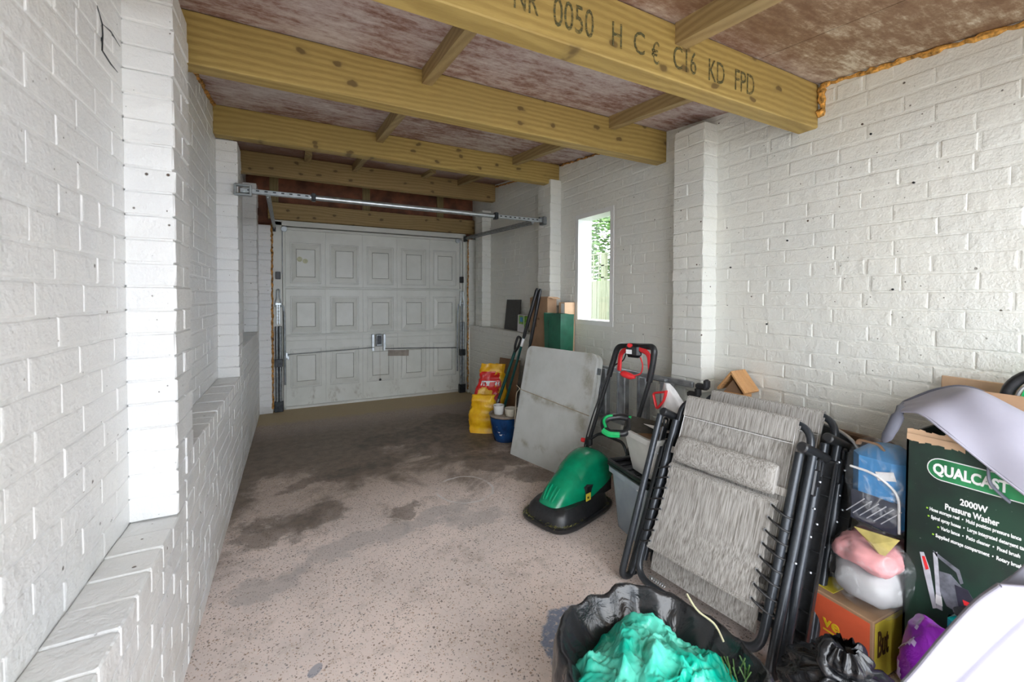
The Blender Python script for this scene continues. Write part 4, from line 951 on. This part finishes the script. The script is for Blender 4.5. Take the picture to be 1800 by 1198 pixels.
# ---------------------------------------------------------------- bird box, plank, racket
t = thing('bird_box', 'small orange wood bird box with a pitched roof behind the chairs', 'bird box', (2.185, 1.50, .757), radians(4)); t.location.z = .602; t.scale = (.72, .72, 1.0); t.location.x = 2.19
for (c_, d_, nm) in (((0, 0, .10), (.14, .14, .20), 'box_body'),): MB().box(c_, d_, bev=.003).build(nm, M['cedar'], t, False)
MB().prism([(-.07, .20), (.07, .20), (0, .27)], -.065, .065, Matrix.Rotation(radians(90), 4, 'Z') @ Matrix.Identity(4)).build('gable', M['card_dark'], t, False)
for sg in (-1, 1):
    R_ = Matrix.Rotation(-sg*radians(43), 3, 'X')
    for k in range(4): MB().box(Vector((-.072+.048*k, sg*.052, .262)), (.046, .155, .014), rot=R_, bev=.002).build('roof_slat', M['cedar'], t, False)
t = tag(MB().box((0, 0, .0), (.035, .66, .06), bev=.008).build('plank', M['plank'], None, False, (2.20, 1.14, .70)), 'dark brown wooden plank on edge against the right wall behind the chairs', 'plank'); t.rotation_euler.x = radians(1)
t = thing('tennis_racket', 'grey racket head standing against the wooden plank', 'racket', (2.10, 1.04, .602)); Rm = Matrix.Translation((0, 0, .07)) @ Matrix.Rotation(radians(-14), 4, 'Y')
rp = [Rm @ Vector((0, .15*cos(2*pi*k/36), .10*sin(2*pi*k/36))) for k in range(36)]
MB().tube(rp, .007, 8, closed=True).build('rim', M['silver'], t)
MB().grid(lambda u, v: Rm @ Vector((0, .145*cos(2*pi*u)*v, .095*sin(2*pi*u)*v)), 36, 4, .002).build('string_bed', M['steel'], t)

# ---------------------------------------------------------------- folded reclining chairs
def recliner(label):
    t = thing('folding_recliner', label, 'chair', (0, 0, 0), 0, 'folded reclining chairs leaning by the right wall')
    # back frame
    MB().tube(fillet([(-.285, .055, .12), (-.285, .055, .90), (.285, .055, .90), (.285, .055, .12)], .085, 8), .0145, 12).build('back_frame', M['tube'], t)
    # seat frame: U closed at the bottom
    MB().tube(fillet([(-.265, .0, .78), (-.265, -.01, .055), (.268, -.01, .055), (.272, .0, .78)], .085, 8), .0155, 12).build('seat_frame', M['tube'], t)
    for s_ in (-1, 1):
        o = .06 if s_ < 0 else .03
        MB().tube(fillet([(s_*(.275+o), -.03 if s_ < 0 else .03, .785), (s_*(.275+o), -.01, .02), (s_*(.275+o), .06, .02), (s_*(.27+o), .085, .45)], .035, 6), .0155, 12).build('front_leg', M['tube'], t)
        MB().tube(fillet([(s_*(.285+o), .075, .68), (s_*(.285+o), .07, .03), (s_*(.28+o), .10, .03)], .04, 5), .0155, 12).build('rear_leg', M['tube'], t)
        MB().tube([(s_*(.26+o), .11, .78), (s_*(.26+o), .105, .12)], .012, 10).build('support_tube', M['tube'], t)
        xa = .30+o; ar = MB().box((s_*xa, .150, .46), (.046, .012, .68), bev=.005)
        ar.box((s_*(xa-.020), .142, .46), (.005, .028, .66)).box((s_*(xa+.020), .142, .46), (.005, .028, .66))
        for k in range(9): ar.box((s_*xa, .142, .17+k*.07), (.038, .024, .004))
        ar.tube([(s_*xa-.02, .150, .13), (s_*xa+.02, .150, .13)], .016, 12); ar.build('armrest', M['black'], t)
        hx = s_*(.275+o*.6)
        MB().tube([(hx, -.052, .80), (hx, -.046, .80), (hx+s_*.015, .155, .80), (hx+s_*.015, .161, .80)], [.015, .0205, .0205, .017], 14).build('pivot_handle', M['black'], t)
        br = MB().box((s_*(.29+o), .055, .69), (.012, .045, .10), bev=.006).box((s_*(.292+o), .09, .60), (.010, .03, .15), bev=.006); br.tube(fillet([(s_*(.295+o), .05, .74), (s_*(.295+o), .04, .78), (s_*(.295+o), .075, .78), (s_*(.295+o), .075, .72)], .015), .006, 6); br.build('lock_bracket', M['black'], t)
        for (x, y, z) in ((.304, .055, .70), (.306, .09, .55), (.298, .065, .60), (.298, -.02, .40), (.31, .095, .38), (.322, .157, .80), (.30, .07, .50), (.325, .155, .14)): MB().lathe([(0, -.004), (.0055, -.003), (.0055, .002), (0, .004)], (s_*(x+o), y, z), 10).build('bolt', M['bolt'], t)
    # fabric: upper back wrapped over the top bar
    def back(u, v):
        x = -.245+.49*u; z = .30+.61*v; y = .048-.018*sin(v*pi)+.006*noise.noise((x*8, z*6, 1))
        if v > .955: y += (v-.955)/.045*.035; z = .30+.61*.955+.013
        return (x, y-.012, z)
    MB().grid(back, 24, 30, .003).build('back_sling', M['fabric'], t)
    MB().grid(lambda u, v: (-.245+.49*u, .035-.0185*cos(v*pi*1.15-.3), .902-.085+.085*0+(.018*sin(v*pi*1.15-.3)+.083 if v > .12 else .083*v/.12)), 16, 18, .003).build('sling_hem', M['fabric'], t)
    MB().tube([(-.24, .018, .81), (.24, .018, .81)], .0016, 5).tube([(-.238, .018, .32), (-.238, .018, .88)], .0016, 5).tube([(.238, .018, .32), (.238, .018, .88)], .0016, 5).build('hem_stitching', M['offwhite'], t)
    # pillow roll
    def roll(u, v):
        a = v*2*pi; x = -.215+.43*u; e = min(1, min(u, 1-u)*14)**.5; r_ = 1-.04*noise.noise((x*12, a, 3)); return (x, -.012+.030*cos(a)*r_*(.75+.25*e), .655+.062*sin(a)*r_*(.9+.1*e)+.004*noise.noise((x*20, 0, 0)))
    MB().grid(roll, 30, 20).grid(lambda u, v: Vector(roll(0, u))*v+Vector((-.215, -.012, .655))*(1-v), 20, 2).grid(lambda u, v: Vector(roll(1, 1-u))*v+Vector((.215, -.012, .655))*(1-v), 20, 2).build('head_pillow', M['fabric'], t)
    for (x, z) in ((-.25, .64), (.25, .62)): MB().box((x, .0, z), (.07, .003, .03)).build('pillow_strap', M['fabric'], t, False)
    # seat sling
    def seat(u, v):
        z = .20+.385*v; w = .232-.010*sin(v*pi)**.7+.004*abs(sin(v*pi*8)); x = -w+2*w*u; y = -.035+.012*sin(v*pi)+.010*max(0, noise.noise((x*3, z*7, 5)))+.012*v*v
        if v > .96: y += .02*(v-.96)/.04
        return (x, y, z)
    MB().grid(seat, 30, 40, .003).build('seat_sling', M['fabric'], t)
    MB().tube([seat(k/10, 0) for k in range(11)], .005, 6).tube([seat(k/10, .03) for k in range(11)], .0015, 5).build('sling_hem', M['fabric'], t)
    MB().grid(lambda u, v: (-.228+.456*u, .032-.010*sin(v*pi), .105+.17*v), 20, 10, .003).build('lower_sling', M['fabric'], t)
    ey = MB(); ed = MB()
    for s_ in (-1, 1):
        for k in range(8):
            z = .225+k*.048; p = Vector(seat(1 if s_ > 0 else 0, (z-.20)/.385)); p.x -= s_*.012; p.y -= .004
            tx = s_*.268; MB().tube(spline([p+Vector((0, .004, 0)), p+Vector((s_*.008, -.007, -.003)), Vector((tx-s_*.004, -.026, z-.020)), Vector((tx+s_*.020, -.006, z-.024)), Vector((tx, .016, z-.018)), p+Vector((s_*.004, .022, -.010))], 4), .0038, 6).build('elastic_lacing', M['blackcotton'], t)
            ey.lathe([(.004, -.0), (.0062, .001), (.0062, .003), (.004, .003)], (0, 0, 0), 8); m_ = len(ey.v)-32
            for q_ in range(m_, len(ey.v)): x, y, z_ = ey.v[q_]; ey.v[q_] = (p.x+x, p.y-z_, p.z+y)
    tag(ey.build('eyelet', M['bolt'], t), None, None, None, 'stuff')
    spg = [( -.215+k*.0015, .02+.009*cos(k*.9), .075+.009*sin(k*.9)) for k in range(50)]; MB().tube(spg, .0015, 5).build('spring', M['galv'], t)
    return t
CM = lambda ox, oy, ph, lean, z=.0: Matrix.Translation((ox, oy, z)) @ Matrix.Rotation(radians(ph), 4, 'Z') @ Matrix.Rotation(-radians(lean), 4, 'X')
ch = recliner('folded grey mesh reclining chair with black tube frame, nearer the black liner bag'); ch.matrix_world = CM(1.396, 1.158, -82.2, 23.3, .005)
c2 = copytree(ch); c2['label'] = 'rear one of the two folded grey mesh reclining chairs, partly hidden by the other'; c2.matrix_world = CM(1.60, 1.165, -82.2, 22, .005)
CHAIR = ch

# ---------------------------------------------------------------- right hand pile
t = thing('pressure_washer_box', 'dark green printed cardboard box with a torn open top', 'box', (2.03, .40, 0))
bx0 = -.18; yl, yr = -.22, .25; hh = .865
mb = MB()
for (c_, d_) in (((bx0+.003, (yl+yr)/2, hh/2), (.006, yr-yl, hh)), ((.16, (yl+yr)/2, hh/2), (.006, yr-yl, hh)), (((bx0+.16)/2, yl+.003, hh/2), (.34, .006, hh)), (((bx0+.16)/2, yr-.003, hh/2), (.34, .006, hh)), (((bx0+.16)/2, (yl+yr)/2, .004), (.34, yr-yl, .006))): mb.box(c_, d_)
mb.build('box_wall', M['boxgreen'], t, False)
rgx = random.Random(9); tp = MB(); N_ = 30
for k in range(N_):
    y0 = yl+(yr-yl)*k/N_; y1 = yl+(yr-yl)*(k+1)/N_; h0, h1 = rgx.uniform(.003, .010), rgx.uniform(.003, .010)
    if k > 20: h0 += .012; h1 += .012
    tp.add([(bx0+.003, y0, hh-.002), (bx0+.003, y1, hh-.002), (bx0+.001, y1, hh+h1), (bx0+.001, y0, hh+h0)], [(0, 1, 2, 3)])
    tp.add([(bx0-.001, y0, hh-h0*1.2), (bx0-.001, y1, hh-h1*1.2), (bx0-.001, y1, hh+.001), (bx0-.001, y0, hh+.001)], [(0, 1, 2, 3)])
tp.build('torn_edge', M['card_light'], t, False)
MB().box((.02, .06, hh+.07), (.006, .30, .16), rot=Matrix.Rotation(.5, 3, 'Y')).build('flap', M['card'], t, False)
MB().box((-.02, .1, hh-.03), (.2, .22, .03), bev=.01).build('box_filling', M['bedding'], t)
FM = lambda y, z, dx=-.0012, r=0: Matrix.Translation((bx0+dx, y, z)) @ Matrix(((0, 0, -1, 0), (-1, 0, 0, 0), (0, 1, 0, 0), (0, 0, 0, 1))) @ Matrix.Rotation(r, 4, 'Z')
# local y of box = world y - .40 ; letters run towards -y
def pill(y0, y1, z0, z1, dx, m, name):
    r_ = (z1-z0)/2; pts = [(y1-r_+r_*cos(a), (z0+z1)/2+r_*sin(a)) for a in [radians(-90+180*k/12) for k in range(13)]]+[(y0+r_+r_*cos(a), (z0+z1)/2+r_*sin(a)) for a in [radians(90+180*k/12) for k in range(13)]]
    mb = MB(); n = len(pts); mb.add([(bx0+dx, y, z) for y, z in pts]+[(bx0, y, z) for y, z in pts], [tuple(range(n))]+[((k+1) % n, k, n+k, n+(k+1) % n) for k in range(n)]); mb.build(name, m, t, False)
pill(-.10, .197, .735, .806, -.0010, M['lettering'], 'logo_border'); pill(-.097, .194, .738, .803, -.0018, M['logo_green'], 'logo_badge')
text('QUALCAST', .046, 'logo_lettering', M['lettering'], t, FM(.182, .755, -.0026), bold=.0016, sx=.70)
text('2000W', .027, 'printed_text', M['lettering'], t, FM(.118, .677), bold=.0006, sx=.72)
text('Pressure Washer', .026, 'printed_text', M['lettering'], t, FM(.152, .648), bold=.0006, sx=.64)
for (y, z, s_) in ((.188, .628, 'Hose storage reel  •  Multi position pressure lance'), (.184, .603, 'Spiral spray hoses  •  Large integrated detergent tank'), (.160, .577, 'Vario lance  •  Patio cleaner  •  Fixed brush'), (.172, .548, 'Supplied storage compartment  •  Rotary brush')):
    text(s_, .0155, 'printed_text', M['lettering'], t, FM(y, z), bold=.0003, sx=.62); MB().box((bx0-.0012, y+.006, z+.005), (.002, .004, .004)).build('bullet', M['lime'], t, False)
# printed picture of the machine, flat on the card
def flat(poly, m, name, dx=-.0014):
    poly = [(.07+(y+.01)*.65, .31+(z-.19)*.73) for y, z in poly]
    mb = MB(); n = len(poly); mb.add([(bx0+dx, y, z) for y, z in poly]+[(bx0, y, z) for y, z in poly], [tuple(range(n))]+[((k+1) % n, k, n+k, n+(k+1) % n) for k in range(n)]); mb.build(name, m, t, False)
M['pic_grey'] = plain('printed_grey', (.17, .18, .21), .45, var=.3, sc=30, bs=0); M['pic_dark'] = plain('printed_dark', (.035, .035, .05), .4, bs=0); M['pic_light'] = plain('printed_light_grey', (.50, .51, .56), .45, var=.15, bs=0)
flat([(.205, .42), (.19, .425), (.165, .36), (.135, .20), (.15, .19), (.185, .33)], M['pic_light'], 'printed_picture')
flat([(.196, .405), (.185, .41), (.168, .36), (.18, .35)], M['red'], 'printed_picture', -.002)
flat([(.155, .44), (.14, .45), (.128, .33), (.115, .20), (.135, .20), (.145, .33)], M['pic_light'], 'printed_picture')
flat([(.155, .45), (.06, .41), (.045, .36), (.055, .35), (.07, .395), (.142, .43)], M['pic_grey'], 'printed_picture')
flat([(.13, .37), (.09, .375), (.05, .34), (.02, .27), (.04, .22), (.10, .23), (.125, .28)], M['pic_grey'], 'printed_picture', -.0018)
flat([(.075, .34), (.03, .34), (-.01, .28), (.0, .22), (.04, .20), (.06, .26)], M['pic_dark'], 'printed_picture', -.0022)
flat([(.045, .29), (.02, .29), (.015, .275), (.04, .27)], M['red'], 'printed_picture', -.0026)
flat([(.14, .26), (.12, .26), (.115, .22), (.14, .22)], M['offwhite'], 'printed_picture', -.0026)

# orange and yellow carton
t = thing('orange_carton', 'orange and yellow printed carton on the floor under the pillow bag', 'box', (1.90, .80, 0), radians(-3))
mb = MB().box((0, 0, .11), (.30, .24, .22), bev=.003); mb.build('carton_body', M['card'], t, False)
MB().box((-.1515, 0, .107), (.002, .22, .205)).build('orange_side', M['orange_card'], t, False)
MB().box((0.0, -.1215, .110), (.285, .002, .205)).build('yellow_side', M['yellow_card'], t, False)
MB().box((-.02, .05, .2215), (.20, .06, .002)).build('yellow_tape', M['yellow_card'], t, False)
text("But", .125, 'printed_text', M['brown_print'], t, Matrix.Translation((-.132, -.1235, .095)) @ Matrix.Rotation(radians(90), 4, 'X'), sx=.40, bold=.002)
text("ve", .06, 'printed_text', M['yellow_print'], t, Matrix.Translation((-.1535, .035, .105)) @ Matrix(((0, 0, -1, 0), (-1, 0, 0, 0), (0, 1, 0, 0), (0, 0, 0, 1))), bold=.0012)
MB().box((-.153, 0, .092), (.002, .07, .005)).build('underline', M['yellow_print'], t, False)
# soft stacked bags
def pillow(c, sx, sy, sz, seed, pw=.55, amp=.012, fr=6):
    def f(u, v):
        a = u*2*pi; b = (v-.5)*pi; cb = abs(cos(b))**pw
        x = sx/2*cb*(abs(cos(a))**pw)*(1 if cos(a) > 0 else -1); y = sy/2*cb*(abs(sin(a))**pw)*(1 if sin(a) > 0 else -1); z = sz/2*(abs(sin(b))**.8)*(1 if b > 0 else -1)
        n_ = ridge((x*fr+seed, y*fr, z*fr), 3)-.7; p = Vector((x, y, z)); d_ = p.normalized() if p.length > 1e-6 else Vector((0, 0, 1)); return p+d_*n_*amp+Vector(c)
    return f
t = thing('bagged_bedding', 'clear plastic pack of pink and pale bedding on the orange carton', 'bedding', (1.885, .745, .225))
MB().grid(pillow((0, 0, .08), .27, .19, .13, 2), 40, 22).build('pale_bedding', M['bedding'], t, 'all')
MB().grid(pillow((-.01, .0, .180), .25, .18, .09, 7, amp=.014, fr=11), 44, 24).build('pink_bedding', M['pinkfab'], t, 'all')
MB().grid(pillow((-.005, -.015, .12), .30, .225, .25, 4, .5, .012), 40, 24).build('clear_bag', M['clearfilm'], t, 'all')
t = thing('blue_zipped_bag', 'sky blue zipped bag in clear plastic beside the dark green box', 'bag', (1.965, .745, .47), radians(-3))
MB().box((0, 0, .15), (.17, .17, .30), bev=.035).build('bag_body', M['blue'], t)
def pan(u, v):
    y = -.07+.14*u; z = .02+.11*v; return (-.087+.004*noise.noise((y*20, z*20, 1)), y, z)
MB().grid(pan, 12, 12, .002).build('dark_striped_lining', M['navy'], t)
st_ = MB()
for k in range(6): st_.box((-.092, -.055+k*.022, .075), (.002, .003, .09), rot=Matrix.Rotation(.7, 3, 'X'))
st_.build('stripes', M['pic_light'], t, False)
MB().tube(fillet([(-.09, .075, .215), (-.09, .0, .215), (-.09, -.075, .17), (-.09, -.078, .03)], .07, 6), .0045, 6).build('white_piping', M['offwhite'], t)
MB().box((-.0885, -.035, .215), (.003, .055, .03), rot=Matrix.Rotation(-.3, 3, 'X')).build('white_label', M['offwhite'], t, False)
MB().tube(fillet([(-.05, .07, .295), (-.06, .06, .315), (-.06, .0, .315), (-.05, -.01, .295)], .012), .010, 8, flat=.5).build('grab_handle', M['card_dark'], t)
MB().grid(pillow((-.0, 0, .155), .215, .195, .335, 9, .42, .008, 9), 40, 24).build('clear_bag', M['clearfilm'], t, 'all')
t = tag(MB().add([(0, .06, .03), (0, -.07, .045), (-.01, -.03, -.035), (-.012, .0, .0), (.004, .06, .03), (.004, -.07, .045), (-.006, -.03, -.035), (-.008, .0, .0)], [(0, 3, 1), (0, 2, 3), (3, 2, 1), (5, 7, 4), (7, 6, 4), (5, 6, 7), (0, 1, 5, 4), (1, 2, 6, 5), (2, 0, 4, 6)]).build('yellow_card', plain('dull_yellow_card', (.52, .43, .14), .5), None, False, (1.80, .715, .465)), 'crumpled dull yellow card corner poking out under the blue bag', 'card')

# purple bag, teal moulding
t = thing('purple_bag', 'glossy purple printed plastic bag in front of the dark green box', 'bag', (1.675, .478, .0), radians(-32))
PB = pillow((0, 0, .17), .13, .27, .36, 12, .62, .016, 7)
def bfp(u, v):
    p = PB(u, v); k = max(0, p.z-.2)/.15; p.y *= 1+.15*k; p.x *= 1-.5*k; return p
MB().grid(bfp, 80, 54).build('bag_body', M['purple'], t, 'all')
def spots(a, b): return noise.noise((a*5, b*5, 3)) > .28
patch(lambda u, v: Vector(bfp(u, v)), .38, .62, .45, .80, spots, M['lilac_print'], 'pale_print', t, .004, 22)['kind'] = 'stuff'
t = thing('teal_tray', 'teal moulded plastic piece behind the purple bag', 'tray', (1.795, .455, .0), radians(10))
MB().box((0, 0, .185), (.07, .13, .37), bev=.025).build('tray_body', M['teal_plastic'], t)
MB().lathe([(.0, 0), (.035, 0), (.035, .006), (0, .008)], (-.0, .02, .37), 20).build('dark_hole', M['black'], t)

# bin with black liner and turquoise bag
BC = Vector((.835, .775, 0)); t = thing('garden_tub', 'round brown tub lined with a loose black bin liner', 'tub', BC)
MB().lathe([(0, .0), (.20, 0), (.21, .01), (.255, .36), (.245, .362), (.20, .02), (0, .015)], n=40).build('tub_body', M['tub'], t)
def liner(u, v):
    a = u*2*pi; 
    if v < .42: k = v/.42; r_ = .285-.02*k; z = .20+.17*k
    elif v < .55: k = (v-.42)/.13; r_ = .265+.004*sin(k*pi)-.03*k; z = .37+.03*sin(k*pi)
    else: k = (v-.55)/.45; r_ = .235-.16*k; z = .37-.20*k
    ca, sa = cos(a), sin(a); n2 = noise.noise((ca*1.5, sa*1.5, 1)); n3 = noise.noise((ca*3.2, sa*3.2, v*3+5)); cr = ridge((ca*3.6, sa*3.6, v*4+3), 2)-.75
    r_ += .030*n2+.022*n3+.006*cr; z += .030*n2+.012*noise.noise((ca*5, sa*5, 9)); return (ca*r_, sa*r_, z)
MB().grid(liner, 170, 46).build('bin_liner', M['blackbag'], t, 'all')
t = thing('turquoise_bag', 'crumpled turquoise plastic bag heaped inside the black liner', 'bag', (.80, .76, .30))
def heap(u, v):
    x = (u-.5)*2; y = (v-.5)*2; X_ = x*sqrt(max(0, 1-y*y/2)); Y_ = y*sqrt(max(0, 1-x*x/2)); r2 = X_*X_+Y_*Y_
    w = Vector((noise.noise((X_*2, Y_*2, 1)), noise.noise((X_*2, Y_*2, 8)), 0))*.6; n_ = ridge((X_*1.9+7+w.x, Y_*1.9+w.y, 2), 2)-.75; n3 = ridge((X_*5+w.x*3, Y_*5+w.y*3, 6), 2)-.75; n2 = fbm((X_*1.2, Y_*1.2, 4), 2); z = .12*max(0, 1-r2)**.6
    e_ = 1-r2*.3; return (X_*.225+.012*n2+.004*n3, Y_*.205+.010*n_, z+(.020*n_+.011*n3+.004*(ridge((X_*11+w.x*5, Y_*11+w.y*5, 3), 2)-.75))*e_+.035*n2)
MB().grid(heap, 150, 150).build('bag_body', M['teal'], t, 'all')
t = tag(MB().tube(spline([(1.035, .86, .44), (1.03, .82, .42), (1.045, .775, .405), (1.03, .735, .39)], 8), .0028, 6).build('twig', plain('pale_twig', (.62, .58, .38), .6), None), 'thin pale stalk lying over the black liner', 'stalk')
gs = MB(); rg = random.Random(8)
for k in range(14):
    q_ = Vector((.99+rg.uniform(-.03, .03), .655+rg.uniform(-.03, .03), .37)); gs.tube([q_, q_+Vector((rg.uniform(-.02, .02), rg.uniform(-.02, .02), .04))], .0015, 4)
tag(gs.build('green_sprig', M['leaf2'], None), 'green grass sprig poking out beside the turquoise bag', 'grass', None, None)
# tied black rubbish bag
t = thing('rubbish_bag', 'tied black rubbish bag on the floor between liner and orange carton', 'bag', (1.43, .63, 0))
def rub(u, v):
    a = u*2*pi; b = v
    r_ = .155*sin(min(1, b*1.12)*pi*.93)**.6 if b < .84 else .03+.035*abs(sin((b-.84)/.16*pi*1.0)); r_ = max(r_, .016); z = .23*b/.84 if b < .84 else .23+.075*(b-.84)/.16
    n_ = ridge((cos(a)*2+9, sin(a)*2, b*4), 4)-.8; pl_ = .006*sin(a*9+3*noise.noise((cos(a)*2, sin(a)*2, b*3)))*b; r_ += (n_*.020+pl_)*(1 if b < .84 else .6); return (cos(a)*r_, sin(a)*r_, max(z+n_*.008, .003))
MB().grid(rub, 110, 60).build('bag_body', M['blackbag'], t, 'all')
MB().tube(spline([(.02, 0, .25), (-.03, .03, .30), (-.07, .02, .25), (-.03, -.02, .22)], 8), [.012+.006*abs(sin(k)) for k in range(25)], 10).build('knot', M['blackbag'], t, 'all')

# grey fabric cover over the box
t = thing('fabric_cover', 'pale lilac grey padded cover draped over the dark green box', 'cover', (1.9, .45, .85))
cp = [[(-.02, 0.237, 0.077), (-.06, 0.166, 0.093), (-.08, 0.098, 0.055), (-.08, 0.005, -0.019), (-.1, -0.071, -0.068), (-.12, -0.153, -0.117)],
      [(.04, 0.251, 0.08), (0, 0.152, 0.122), (-.02, 0.066, 0.104), (-.04, -0.023, 0.061), (-.05, -0.1, 0.014), (-.07, -0.179, -0.035)],
      [(.1, 0.27, 0.08), (.08, 0.164, 0.13), (.07, 0.08, 0.171), (.06, -0.01, 0.13), (.05, -0.09, 0.076), (.03, -0.172, 0.033)],
      [(.18, 0.294, 0.072), (.2, 0.204, 0.138), (.2, 0.115, 0.159), (.2, -0.003, 0.103), (.2, -0.084, 0.061), (.2, -0.166, 0.018)]]
def bsurf(cp):
    nu, nv = len(cp)-1, len(cp[0])-1
    def cr(p, t_):
        n = len(p)-1; x = t_*n; i = min(int(x), n-1); f = x-i; p0, p1, p2, p3 = p[max(i-1, 0)], p[i], p[i+1], p[min(i+2, n)]
        return .5*((2*p1)+(p2-p0)*f+(2*p0-5*p1+4*p2-p3)*f*f+(3*p1-p0-3*p2+p3)*f**3)
    V_ = [[Vector(q_) for q_ in r_] for r_ in cp]
    def f(u, v): return cr([cr(r_, v) for r_ in V_], u)
    return f
sf = bsurf(cp)
MB().grid(lambda u, v: sf(u, v)+Vector((0, 0, .006*noise.noise((u*4, v*4, 0)))), 40, 50, -.006).build('cover_panel', M['greyfab'], t, 'all')
MB().tube(spline([sf(.9, .01), sf(.5, .0), (-.02, .232, .075), (-.06, .237, .022), (-.055, .262, -.035)], 6), [.006]*8+[.012]*6+[.018]*5+[.017]*3+[.013, .010, .004], 12, flat=.7).build('padded_edge', M['greyfab_edge'], t, 'all')
MB().tube([sf(0, k/30)+Vector((0, 0, -.003)) for k in range(31)], .0035, 8).build('edge_piping', M['greyfab'], t)
MB().tube([sf(1, k/30)+Vector((0, 0, .001)) for k in range(18)], .005, 8).build('dark_piping', M['greyfab_edge'], t)
MB().tube(spline([(-.070, .005, -.024), (-.072, .001, -.069), (-.07, -.017, -.095), (-.06, -.037, -.117)], 6), .009, 8, flat=.4).build('strap', M['greyfab_edge'], t, 'all')
# near cover, bottom right corner
t = thing('fabric_sheet', 'pale lilac grey fabric sheet hanging in the bottom right foreground', 'cover', (1.2, .3, .45))
cp2 = [[(-.15, 0.116, 0.009), (-.1, 0.072, 0.107), (-.06, 0.036, 0.2), (-.02, 0.005, 0.274), (.0, -0.022, 0.32)],
      [(-0.08, 0.06, 0.027), (-0.03, 0.019, 0.121), (0.01, -0.012, 0.192), (0.05, -0.042, 0.255), (0.07, -0.078, 0.322)],
      [(0.02, 0.006, -0.006), (0.06, -0.036, 0.083), (0.1, -0.069, 0.15), (0.14, -0.101, 0.225), (0.16, -0.128, 0.303)]]
sf2 = bsurf(cp2)
def fold(u): return .010*max(0, 1-abs(u-.5)/.06)
MB().grid(lambda u, v: sf2(u, v)+Vector((.6, .5, -.6))*fold(u), 60, 30, .008).build('cover_panel', M['greyfab'], t, 'all')
MB().tube([sf2(0, k/20) for k in range(21)], .004, 8).tube([sf2(k/20, 1) for k in range(21)], .004, 8).build('seam', M['greyfab'], t)
bk = bsurf([[(.1, .008, .20), (.1, 0.008, 0.262), (.08, -0.019, 0.314), (.06, -0.051, 0.38)], [(.1, -.06, .20), (.1, -0.054, 0.262), (.08, -0.080, 0.326), (.06, -0.10, 0.39)]])
MB().grid(lambda u, v: bk(u, v), 8, 12, .006).build('cover_back', M['greyfab'], t, 'all')
# cardboard and wheel behind
t = tag(MB().box((0, 0, .0), (.008, .34, .24), bev=.002).build('cardboard_flap', M['card_light'], None, False, (2.245, .52, .90)), 'strip of light cardboard standing against the wall above the grey cover', 'cardboard')
t.rotation_euler.x = radians(1)
t = thing('hose_reel', 'green and black hose reel wheel at the right edge of the picture', 'hose reel', (2.12, .36, .99)); 
MB().tube([(.0, .13*cos(2*pi*k/40), .11*sin(2*pi*k/40)) for k in range(40)], .017, 10, closed=True).build('rim', M['black'], t)
MB().tube([(-.01, .105*cos(2*pi*k/40), .088*sin(2*pi*k/40)) for k in range(40)], .005, 6, closed=True).build('rim_line', M['silver'], t)
MB().cyl((.01, 0, 0), (-.004, 0, 0), .098, 36).build('disc', M['bgreen'], t)
sp = MB()
for k in range(5): a = 2*pi*k/5; sp.box((-.012, .05*cos(a), .05*sin(a)), (.008, .07, .014), rot=Matrix.Rotation(a, 3, 'X'))
sp.cyl((-.02, 0, 0), (0, 0, 0), .018, 14); sp.build('spoke', M['silver'], t)
